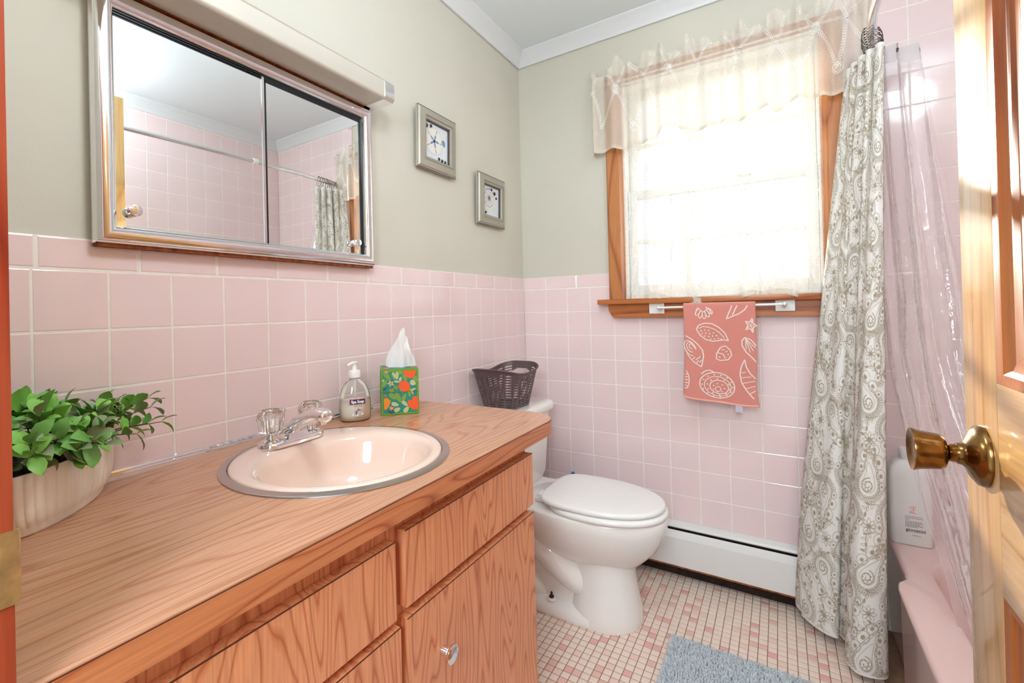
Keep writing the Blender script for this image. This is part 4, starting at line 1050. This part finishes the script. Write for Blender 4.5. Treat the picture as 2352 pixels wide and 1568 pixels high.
build(mb, 'label_text', MT['white'], sd, 0)
mb = MB(); text_on(mb, 'Liquid Soap', .0045, -.007, .0425, lambda u, v: s_bot(u, v, .001), width=.021, vdown=False); build(mb, 'small_print', MT['ink'], sd, 0); mb = MB(); text_on(mb, '13.5 FL OZ', .003, -.006, .0125, lambda u, v: s_bot(u, v, .001), width=.016, vdown=False)
build(mb, 'small_print', MT['ink'], sd, 0)
mb = MB(); g_ = lambda u, v: s_bot(u, v, .001)
ribbon(mb, [(-.006, .022), (0, .028), (.004, .036), (.006, .039)], .0007, g_)
for c in ((0, .031, .6), (.003, .034, 1.2), (-.003, .027, 2.2), (.0075, .033, -.2), (-.001, .024, 1.4)): blob(mb, leafshape(c[0], c[1], .008, .003, c[2]), g_)
build(mb, 'flower_print', MT['lilac'], sd, 0)
mb = MB()
for c in ((-.010, .021, .003), (.0145, .022, .003), (.001, .019, .003), (.008, .0215, .0015), (-.004, .0195, .0015)): blob(mb, ell(c[0], c[1], c[2], c[2], 0, 10), g_)
build(mb, 'bubble_print', MT['white'], sd, 0)
# ------------------------------------------------------------------ tissue box
tx, ty_ = .107, -1.120; e1 = Vector((.076, .077)).normalized(); e2 = Vector((-e1.y, e1.x)); TB, TH = .108, .131
tz = thing('tissue_box', 'green cube tissue box with orange fruit print at the end of the counter', 'tissue box', (tx+(e1.x+e2.x)*TB/2, ty_+(e1.y+e2.y)*TB/2, CZ))
def tq(u, v, w): return Vector((tx+e1.x*u+e2.x*v, ty_+e1.y*u+e2.y*v, CZ+w))
m_ = MB().box((0, 0, .0004), (TB, TB, TH), .0012).xf(lambda p: tq(p.x, p.y, p.z)); build(m_, 'carton', MT['green'], tz, 0)
def face(d): return lambda u, v: tq(u*TB, -d, TH*(1-v))
def side(d): return lambda u, v: tq(-d, TB*(1-u), TH*(1-v))
def topf(d): return lambda u, v: tq(u*TB, TB*v, TH+d)
def px(x, y): u = (x-700)/548; return (u, (y-(700-45*u))/655)
LNAME = {'teal': 'print_panel', 'leafg': 'leaf_print', 'olive': 'pale_leaf_print', 'orange': 'fruit_print', 'amber': 'fruit_print', 'navy': 'dark_print', 'pinkp': 'flower_print', 'red': 'flower_center'}
def lay(mk, pts, d=.0006, conv=True, sf=face):
    m_ = MB(); blob(m_, [px(*p) for p in pts] if conv else pts, sf(d)); build(m_, LNAME[mk], MT[mk], tz, 0)
for sf in (face, side, topf):
    lay('teal', [(.055, .06), (.945, .06), (.945, .955), (.055, .955)], .0003, False, sf)
for c in ((795, 790, 150, 66, .9, 'leafg'), (760, 890, 120, 50, -1.0, 'leafg'), (890, 780, 110, 55, 1.4, 'leafg'), (985, 730, 90, 60, 0, 'leafg'), (1050, 800, 110, 60, 1.2, 'leafg'), (1110, 1000, 150, 60, 1.5, 'leafg'), (870, 1075, 130, 70, .6, 'leafg'), (950, 1090, 160, 65, 1.1, 'leafg'), (1035, 1075, 120, 50, -1.1, 'leafg'), (1200, 810, 110, 60, .9, 'leafg'), (905, 780, 120, 40, 1.0, 'olive'), (940, 770, 110, 40, 1.5, 'olive'), (985, 820, 70, 40, -1.2, 'olive'), (935, 860, 90, 30, .1, 'olive'), (1165, 870, 90, 80, .4, 'olive'), (1175, 960, 70, 30, -.4, 'olive'), (1150, 1000, 90, 24, 1.2, 'olive'), (900, 1185, 110, 60, .2, 'olive'), (1040, 1170, 110, 55, .7, 'olive'), (930, 1260, 100, 60, -.5, 'olive'), (1060, 1255, 110, 60, -.9, 'olive'), (830, 1300, 80, 24, .5, 'navy'), (760, 970, 80, 20, -.6, 'navy'), (870, 1290, 60, 18, 1.1, 'navy'), (1215, 1190, 90, 26, 1.7, 'olive'), (740, 850, 50, 22, -1, 'olive')):
    lay(c[5], leafshape(c[0], c[1], c[2], c[3], c[4]), .0006 if c[5] == 'leafg' else .0009)
lay('orange', [(1028, 700)]+[(1120+92*cos(a), 700+105*sin(a)) for a in [pi-pi*i/12 for i in range(13)]]+[(1212, 690)], .0012)
lay('orange', ell(1037, 925, 82, 82, 0, 20), .0012); lay('orange', [(1160, 1065), (1215, 1060), (1232, 1110), (1238, 1200), (1225, 1250), (1165, 1255), (1105, 1225), (1078, 1160), (1090, 1120), (1140, 1125)], .0012)
lay('amber', [(740, 1110), (790, 1095), (840, 1140), (820, 1200), (790, 1250), (745, 1272)], .0012); lay('pinkp', ell(788, 728, 30, 14, 0, 10), .0012); lay('pinkp', [(815, 1215), (835, 1230), (845, 1205), (860, 1230), (885, 1222), (865, 1262), (830, 1265)], .0012)
for cx_, cy_, r_ in ((845, 890, 62), (920, 945, 55), (850, 990, 55), (1008, 995, 50), (765, 1070, 36)):
    st = []
    for k in range(10): a = k*pi/5+cx_; rr_ = r_ if k % 2 == 0 else r_*.42; st.append((cx_+rr_*cos(a), cy_+rr_*.8*sin(a)))
    lay('leafg' if cx_ != 845 else 'olive', st, .0015); lay('red', ell(cx_, cy_, 13, 13, 0, 7), .0018)
for (u, v, r_, mk) in ((.2, .25, .10, 'orange'), (.75, .6, .12, 'orange'), (.3, .7, .09, 'amber')): lay(mk, ell(u, v, r_, r_, 0, 14), .0012, False, side)
for (u, v, a) in ((.5, .3, 1), (.6, .85, .4), (.35, .45, 2), (.8, .3, 2.5)): lay('leafg', leafshape(u, v, .3, .12, a), .0006, False, side)
for (u, v, r_, mk) in ((.15, .2, .09, 'pinkp'), (.85, .2, .08, 'orange'), (.2, .8, .09, 'orange')): lay(mk, ell(u, v, r_, r_, 0, 12), .0008, False, topf)
lay('navy', ell(.5, .5, .34, .22, 0, 24), .0005, False, topf)
m_ = MB(); ribbon(m_, [(0, .50), (.5, .505), (1, .50)], .006, face(.0019)); build(m_, 'seam', MT['edgeline'], tz, 0)
def s_tis(a, t):
    # crumpled cone of tissue rising out of the slot, leaning to one side
    ang = a*2*pi; pk = .115
    prof_ = (1-t)**.75
    r1 = .036*prof_*(1+.28*sin(ang*3+1)+.12*sin(ang*5+t*4))+.0015
    r2_ = .020*prof_*(1+.25*sin(ang*4+t*3))+.001
    lean = .012*t*t
    return tq(TB*.52+r1*cos(ang)+lean+.004*sin(t*7+ang), TB*.5+r2_*sin(ang)+.004*sin(t*5), TH-.004+pk*t*(1+.05*sin(ang)))
m_ = MB().grid(s_tis, 60, 26)
build(m_, 'tissue', MT['tissue'], tz, True)
def s_tis2(a, t): return tq(TB*.60+.030*t*(1-.4*t)*sin(a*3)+.012*a+.006, TB*.46-.012*a*sin(t*3)+.004*sin(t*9), TH+.098-.085*t-.012*a)
build(MB().grid(s_tis2, 10, 18), 'tissue_fold', MT['tissue'], tz, True)
# ------------------------------------------------------------------ potted plant
PX, PY, PAX, PAY, PH = .112, -1.842, .130, .053, .089; PA = -.80
pp_ = thing('potted_plant', 'artificial leafy green plant in an ivory fluted oval pot on the counter', 'plant', (PX, PY, CZ))
n = 240
def pw(a, s_): x, y = PAX*s_*cos(a), PAY*s_*sin(a)*(1+.10*cos(a)**2); return (PX+x*cos(PA)-y*sin(PA), PY+x*sin(PA)+y*cos(PA))
def pring(s_, z, fl_=1): return [pw(2*pi*i/n, s_*(1+fl_*.024*abs(sin(2*pi*i/n*24))))+(CZ+z,) for i in range(n)]
build(MB().rings([pring(.80, .0004, 0), pring(.84, .004, 0), pring(.84, .009, 0), pring(.90, .016, 1), pring(.96, .026, 1.2), pring(.99, .040, 1.4), pring(1.0, .060, 1.4), pring(1.0, PH-.004, 1.2), pring(.995, PH, .6), pring(.96, PH, 0), pring(.955, PH-.02, 0)], True, False), 'pot', MT['pot'], pp_, 50)
build(MB().rings([[pw(2*pi*i/40, .955)+(CZ+PH-.018,) for i in range(40)], [pw(2*pi*i/40, .5)+(CZ+PH+.012,) for i in range(40)]], False), 'moss', MT['moss'], pp_, True)
LM_ = []
for m_ in LEAF:
    mb = MB(); rows = [(0, .0008), (.15, .0045), (.4, .0085), (.65, .0088), (.85, .0055), (1.0, .0004)]
    vs = []
    for t, w_ in rows:
        x = t*.030; zc = .005*sin(t*pi*.8)-.003*t
        vs += [(x, -w_, zc+.0022*(w_/.0088)), (x, 0, zc), (x, w_, zc+.0022*(w_/.0088))]
    fs = []
    for i in range(len(rows)-1):
        for k in range(2): a = i*3+k; fs.append((a, a+1, a+4, a+3))
    mb.add(vs, fs); LM_.append(tomesh(mb, 'leaf', m_, (0, 0, 0), True))
rn = random.Random(14)
def sprout(base, tip, nl, ls, dull):
    pts = catmull([base, Vector(base).lerp(Vector(tip), .5)+Vector((0, 0, .012)), tip], 8)
    build(MB().tube(pts, lambda t: .0013-.0006*t, 5), 'stem', MT['stem'], pp_, True)
    for k in range(nl):
        t = 1-.55*(k//2)/max(1, nl//2); p = pts[min(8, int(t*8))]; T_ = (pts[8]-pts[6]).normalized()
        az = k*2.1+rn.uniform(-.5, .5); X_ = T_.orthogonal().normalized(); X_.rotate(Matrix.Rotation(az, 3, T_))
        d_ = (X_*1.0+T_*rn.uniform(.15, .7)+Vector((0, 0, .25))).normalized() if k else (T_+X_*.3).normalized()
        Zup = (T_*.8+Vector((0, 0, .7))-d_*d_.dot(T_*.8+Vector((0, 0, .7)))).normalized(); Yv = Zup.cross(d_)
        s_ = ls*rn.uniform(.8, 1.15); q = rn.random()
        o = bpy.data.objects.new('leaf', LM_[(0 if q < .45 else 1 if q < .75 else 2) if not dull else (2 if q < .5 else 3)]); COL.objects.link(o); o.parent = pp_
        o.matrix_local = Matrix.Translation(p-Vector((PX, PY, CZ))) @ Matrix((d_, Yv, Zup)).transposed().to_4x4() @ Matrix.Scale(s_, 4)
for i in range(50):
    a = rn.uniform(0, 2*pi); r_ = sqrt(rn.random())
    b = pw(a, .7*r_)+(CZ+PH-.015,)
    tpz = CZ+PH+.068-.040*r_*r_+rn.uniform(-.012, .012); q = pw(a, 1.0*r_); k = .035*r_
    tip = (max(.02, q[0]+k*cos(a+PA)), max(-1.95, q[1]+k*sin(a+PA)), tpz)
    sprout(b, tip, 6 if r_ > .3 else 7, rn.uniform(.95, 1.25), False)
for i in range(14):
    a = i*2*pi/14+rn.uniform(-.15, .15); b = pw(a+.3, .5)+(CZ+PH-.01,); q = pw(a, .97)
    if q[1] < -1.95: continue
    sprout(b, (max(.02, q[0]), q[1], CZ+PH+rn.uniform(.004, .022)), 5, .75, True)
for (ex, ey, ez) in ((.085, -1.690, .062), (.12, -1.710, .040), (.06, -1.685, .075), (.14, -1.735, .030), (.10, -1.680, .034), (.17, -1.79, .03), (.19, -1.83, .02)):
    sprout((PX, PY+.02, CZ+PH-.01), (ex, ey, CZ+PH+ez-.02), 6, .95, False)
# ================================================================== MIRROR CABINET
def frame_rect(y0, y1, z0, z1, prof):
    """picture-frame sweep in the plane of the left wall; prof: (inset from outer edge, x)"""
    R = []
    for (sy_, sz_) in ((0, 0), (1, 0), (1, 1), (0, 1)):
        R.append([(x, (y1-d) if sy_ else (y0+d), (z1-d) if sz_ else (z0+d)) for d, x in prof])
    return MB().rings(R, close=True)
mc = thing('medicine_cabinet', 'wide chrome-framed mirror cabinet with two sliding mirrors above the counter', 'mirror cabinet', (.02, -1.408, 1.253))
my0, my1, mz0, mz1 = -1.751, -1.052, 1.2545, 1.7345
build(MB().box((-.0055, my0+.01, mz0+.008), (.012, my1-.01, mz1-.008)), 'cabinet_body', MT['rust'], mc)
fo = [(.004, .0005), (.0, .006), (.0, .022), (.003, .029), (.010, .035), (.018, .0365), (.026, .034), (.032, .029), (.0345, .024), (.0345, .0125), (.03, .0125)]
build(frame_rect(my0, my1, mz0, mz1, fo), 'chrome_frame', MT['chrome'], mc, 50)
iy0, iy1, iz0, iz1 = my0+.0345, my1-.0345, mz0+.0345, mz1-.0345
ml = build(MB().box((.0185, iy0, iz0), (.0225, -1.413, iz1-.014)), 'sliding_mirror', MT['mirror'], mc, 0)
mr_ = build(MB().box((.0127, -1.423, iz0), (.0167, iy1-.012, iz1-.008)), 'sliding_mirror', MT['mirror'], mc, 0)
build(MB().box((.0183, -1.4150, iz0), (.0240, -1.4085, iz1-.006)), 'mirror_edge_strip', MT['chrome'], mc, 0)
build(MB().box((.0168, -1.4084, iz0), (.0190, -1.4005, iz1-.010)), 'seal', MT['black'], mc, 0)
build(MB().box((.0125, iy1-.0118, iz0), (.0185, iy1, iz1)), 'seal', MT['black'], mc, 0)
mb = MB()
for k in range(3): mb.box((.0128, iy0, iz1-.0135+k*.0048), (.0215+.001*k, -1.411, iz1-.0105+k*.0048))
mb.box((.0126, iy0, iz1-.0135), (.0190, iy1, iz1)); build(mb, 'top_track', MT['black'], mc, 0)
for mo, y, x in ((ml, -1.690, .0225), (mr_, -1.124, .0167)):
    build(MB().lathe([(.010, 0), (.010, .002), (.006, .004), (.0045, .010), (.006, .013), (.0098, .016), (.0105, .019), (.009, .022), (.003, .023)], (x, y, 1.320), (1, 0, 0), 20), 'finger_knob', MT['chrome'], mo, 40)
build(MB().box((.0002, my0+.004, mz0-.005), (.022, my1-.002, mz0+.0005), .001), 'rusty_ledge', MT['rust'], mc)
# ------------------------------------------------------------------ light bar above the mirror
lf = thing('vanity_light', 'long brushed beige metal light bar with chrome end above the mirror', 'light fixture', (.06, -1.41, 1.7355))
def lprof(x0, x1, z0, z1, r=.010, n=6):
    P = [(x0, z0)]
    for i in range(n+1): a = -pi/2+pi/2*i/n; P.append((x1-r+r*cos(a), z0+r+r*sin(a)))
    for i in range(n+1): a = pi/2*i/n; P.append((x1-r+r*cos(a), z1-r+r*sin(a)))
    return P+[(x0, z1)]
PO = lprof(.004, .1145, 1.737, 1.792); PI_ = lprof(.004, .1125, 1.739, 1.792, .009)
P_ = PO[:-4]+[(.1135, 1.792)]+PI_[:-4][::-1]
build(MB().rings([[(x, -1.775, z) for x, z in P_], [(x, -1.082, z) for x, z in P_]]), 'cover', MT['brushed'], lf, 30)
build(MB().tube([(.062, -1.765, 1.764), (.062, -1.095, 1.764)], .0125, 14), 'fluorescent_tube', MT['whiteplastic'], lf, True)
for a, b in ((-1.083, -1.045), (-1.800, -1.774)):
    P2 = lprof(.004, .1165, 1.7355, 1.794, .011)
    build(MB().rings([[(x, a, z) for x, z in P2], [(x, b, z) for x, z in P2]]), 'end_cap', MT['chrome'], lf, 30)
build(MB().box((.0005, -1.76, 1.7357), (.032, -1.075, 1.7372)), 'rusty_backplate', MT['rust'], lf)
# ------------------------------------------------------------------ two small framed pictures
def picture(y0, y1, z0, z1, tilt, label, kind):
    zc = z0; t_ = thing('picture_frame', label, 'picture', (.004, (y0+y1)/2, z0), 'framed shell pictures')
    fp = [(d*.80, x) for d, x in [(.004, .001), (0, .004), (0, .011), (.003, .014), (.006, .0145), (.010, .019), (.022, .021), (.032, .0235), (.036, .025), (.040, .0235), (.046, .022), (.050, .020), (.052, .016), (.052, .004)]]
    sh_ = lambda mb: mb.xf(lambda p: (p.x+.001+(p.z-z0)*tilt, p.y, p.z))
    fr_ = build(sh_(frame_rect(y0, y1, z0, z1, fp)), 'frame', MT['frame'], t_, 30)
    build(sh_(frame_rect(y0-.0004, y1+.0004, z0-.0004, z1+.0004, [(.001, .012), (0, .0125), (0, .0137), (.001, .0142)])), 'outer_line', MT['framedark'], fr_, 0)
    # rope bead trim
    mb = MB(); d = .0308
    def beads(p, q, nb):
        for i in range(nb):
            c = [p[k]+(q[k]-p[k])*(i+.5)/nb for k in (0, 1)]
            L_ = .0026
            mb.box((.0240, c[0]-L_*.62, c[1]-L_*.62), (.0272, c[0]+L_*.62, c[1]+L_*.62), 0)
    a_, b_, c_, e_ = y0+d, y1-d, z0+d, z1-d
    nb = int((b_-a_)/.0046); beads((a_, c_), (b_, c_), nb); beads((a_, e_), (b_, e_), nb); beads((a_, c_), (a_, e_), nb); beads((b_, c_), (b_, e_), nb)
    build(sh_(mb), 'bead_trim', MT['frame'], fr_, 0, kind='stuff')
    iy0_, iy1_, iz0_, iz1_ = y0+.0416, y1-.0416, z0+.0416, z1-.0416
    w_, h_ = iy1_-iy0_, iz1_-iz0_
    ar = build(sh_(MB().box((.003, iy0_-.002, iz0_-.002), (.0065, iy1_+.002, iz1_+.002))), 'art_print', MT['art'], t_, 0)
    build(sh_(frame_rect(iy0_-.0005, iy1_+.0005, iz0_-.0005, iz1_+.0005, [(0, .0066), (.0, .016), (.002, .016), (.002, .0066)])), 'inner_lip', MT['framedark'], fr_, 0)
    sf = lambda u, v: (lambda z: Vector((.001+.0068+(z-z0)*tilt, iy0_+u*w_, z)))(iz0_+(1-v)*h_)
    b1, b2, b3 = MB(), MB(), MB()
    if kind == 0:
        cx_, cy_ = .42, .46
        blob(b3, ell(cx_, cy_, .36, .36, 0, 26), sf); ribbon(b2, ell(cx_, cy_, .36, .37, 0, 30), .007, lambda u, v: sf(u, v)+Vector((.0002, 0, 0)), .05, True)
        g_ = lambda u, v: sf(u, v)+Vector((.0004, 0, 0))
        for k in range(5):
            a = -pi/2+.35+k*2*pi/5; blob(b1, leafshape(cx_+.12*cos(a), cy_+.12*sin(a), .16, .06, a), g_); ribbon(b1, [(cx_+.22*cos(a), cy_+.22*sin(a)), (cx_+.33*cos(a), cy_+.33*sin(a))], .022, g_, .05)
        blob(b1, leafshape(.82, .42, .2, .14, 1.1), sf)
        studs = [(.10, .13, .05), (.28, .09, .038), (.06, .28, .03), (cx_, cy_, .034), (.62, .90, .036), (.75, .92, .036), (.88, .93, .036)]
    else:
        cx_, cy_ = .42, .40; g_ = lambda u, v: sf(u, v)+Vector((.0004, 0, 0))
        blob(b3, ell(cx_, cy_+.05, .34, .36, 0, 26), sf)
        for k in range(9): a = k*2*pi/9; ribbon(b2, ell(cx_+.17*cos(a), cy_+.19*sin(a), .12, .09, a, 12), .010, g_, .05, True)
        ribbon(b1, ell(cx_, cy_, .27, .29, .3, 30, .2, 5.4), .014, g_, .05); ribbon(b1, ell(cx_, cy_+.1, .40, .42, .3, 26, 3.4, 5.0), .012, g_, .05)
        for k in range(8): a = k*pi/4; blob(b1, leafshape(cx_+.05*cos(a), cy_+.05*sin(a), .10, .04, a), g_)
        studs = [(.55, .10, .036), (.72, .20, .05), (.83, .34, .036), (.07, .90, .036), (.22, .89, .036)]
    build(b3, 'shell_wash', MT['artcream'], ar, 0); build(b2, 'shell_outline', MT['artgrey'], ar, 0); build(b1, 'blue_strokes', MT['artblue'], ar, 0)
    for u, v, r_ in studs:
        p = sf(u, v); r_ *= w_*1.15
        build(MB().lathe([(r_, 0), (r_*.95, r_*.3), (r_*.7, r_*.6), (r_*.25, r_*.8)], p[:], (1, 0, 0), 12), 'stud', MT['stud'], ar, 60)
picture(-.822, -.594, 1.6255, 1.8425, .028, 'square champagne frame with sand dollar art, the higher of two pictures, nearer the mirror', 0)
picture(-.438, -.212, 1.4795, 1.695, .028, 'square champagne frame with round shell art, the lower of two pictures, nearer the corner', 1)
# ================================================================== DOOR AND JAMB
DX0, DX1, DY0, DY1, DT = 1.245, 1.279, -1.972, -1.257, 2.03
do = thing('door_1', 'open honey pine panel door with brass knob beside the bathtub', None, (1.262, -1.6, .01), kind='structure')
SW_ = .1025
def dbox(a, b, c, d, name, m_): return build(MB().box((DX0, a, c), (DX1, b, d), .0012), name, m_, do, 30)
dbox(DY1-SW_, DY1, .012, DT, 'stile', MT['door']); dbox(DY0, DY0+SW_, .012, DT, 'stile', MT['door'])
rails = [(1.915, DT), (.7995, 1.025), (.012, .22)]
for a, b in rails: dbox(DY0+SW_, DY1-SW_, a, b, 'rail', MT['door_y'])
for z0, z1 in ((1.025, 1.915), (.22, .7995)):
    a, b = DY0+SW_, DY1-SW_
    def rr(d, x): return [(x, a+d, z0+d), (x, b-d, z0+d), (x, b-d, z1-d), (x, a+d, z1-d)]
    # both faces: ogee molding then raised field
    for s_, X in ((1, DX0), (-1, DX1)):
        build(MB().rings([rr(0, X+s_*.0005), rr(.004, X+s_*.002), rr(.010, X+s_*.0025), rr(.016, X+s_*.007), rr(.024, X+s_*.0085), rr(.030, X+s_*.012), rr(.040, X+s_*.013)], False, False), 'molding', MT['doorshade'], do, 30)
        build(MB().rings([rr(.040, X+s_*.0132), rr(.062, X+s_*.0085), rr(.072, X+s_*.007), rr(.076, X+s_*.0035), rr(.080, X+s_*.003)], False, True), 'panel', MT['door'], do, 30)
KY, KZ = -1.316, .936
kn = build(MB().lathe([(.0340, 0), (.0345, .002), (.033, .006), (.026, .011), (.016, .015), (.0125, .018), (.0118, .022)], (DX0, KY, KZ), (-1, 0, 0), 40), 'knob_rosette', MT['brass'], do, 50)
build(MB().lathe([(r_*.95, h*.9) for r_, h in [(.0118, .020), (.0110, .024), (.0108, .032), (.0128, .034), (.0195, .0365), (.0218, .042), (.0225, .050), (.0240, .060), (.0262, .0665), (.0258, .0682), (.0215, .0660), (.0170, .0640), (.006, .0632)]], (DX0, KY, KZ), (-1, 0, 0), 40), 'knob', MT['brass'], kn, 50)
build(MB().lathe([(.0340, 0), (.0345, .002), (.026, .011), (.0125, .018), (.0118, .030), (.0128, .034), (.0218, .042), (.0225, .050), (.0262, .0665), (.006, .0632)], (DX1, KY, KZ), (1, 0, 0), 32), 'knob', MT['brass'], do, 50)
build(MB().box((DX0+.006, DY1-.001, KZ-.028), (DX1-.006, DY1+.0008, KZ+.028)), 'latch_plate', MT['brass'], do)
fr2 = thing('trim_5', 'reddish wooden door jamb with brass strike plate at the left edge', None, (.545, -2.03, 0), kind='structure')
build(MB().box((.5325, -2.115, 0.0), (.556, -1.9732, 2.058), .0025), 'jamb', MT['jamb'], fr2, 30)
build(MB().box((1.2805, -2.115, 0.0), (1.3015, -1.976, 2.058), .0025), 'jamb', MT['jamb'], fr2, 30)
build(MB().box((.556, -2.115, 2.04), (1.2805, -1.9845, 2.0595), .0015), 'head_jamb', MT['jamb'], fr2, 30)
build(MB().box((.470, -1.9848, 0.83), (.532, -1.973, 2.11), .003), 'casing', MT['jamb'], fr2, 30)
R = []
for z in (.897, .900, .951, .954):
    k = 0 if z in (.900, .951) else .003
    R.append([(.5562, -2.02+k, z), (.5578, -2.02+k, z), (.5578, -1.9745, z), (.5572, -1.9710-k*.3, z), (.5545, -1.9695-k*.3, z), (.5545, -1.9708, z), (.5562, -1.9735, z)])
build(MB().rings(R), 'strike_plate', mat('worn_pale_brass', (206, 184, 132), .35, .8, var=(60, .25)), fr2, 40)
# ================================================================== RUG
rg = thing('bath_rug', 'light grey-blue chenille bath rug on the mosaic floor', 'rug', (.975, -.80, 0))
RX0, RX1, RY0, RY1 = .735, 1.215, -1.20, -.418
build(MB().rings([[(x, y, .0006) for x, y in rrect(RX0, RY0, RX1, RY1, .015, 4)], [(x, y, .007) for x, y in rrect(RX0, RY0, RX1, RY1, .015, 4)]]), 'backing', MT['rug'], rg, 30)
mb = MB(); rn = random.Random(4); stp = .0062
x = RX0+.003
while x < RX1-.002:
    y = RY1-.003
    while y > -.80:
        px_, py_ = x+rn.uniform(-.002, .002), y+rn.uniform(-.002, .002); a = rn.uniform(0, 2*pi); l = rn.uniform(.002, .006); h = rn.uniform(.010, .015); r_ = rn.uniform(.0024, .0034)
        if x < RX0+.02: a = pi+rn.uniform(-.3, .3); l = .006
        tx_, ty2 = px_+l*cos(a), py_+l*sin(a)
        b0 = [(px_+r_*cos(k*2*pi/5), py_+r_*sin(k*2*pi/5), .006) for k in range(5)]; b1 = [((px_+tx_)/2+r_*1.15*cos(k*2*pi/5), (py_+ty2)/2+r_*1.15*sin(k*2*pi/5), .006+h*.6) for k in range(5)]; b2 = [(tx_+r_*.6*cos(k*2*pi/5), ty2+r_*.6*sin(k*2*pi/5), .006+h) for k in range(5)]
        mb.rings([b0, b1, b2], False, True)
        y -= stp
    x += stp
build(mb, 'chenille_pile', MT['rug'], rg, True, kind='stuff')
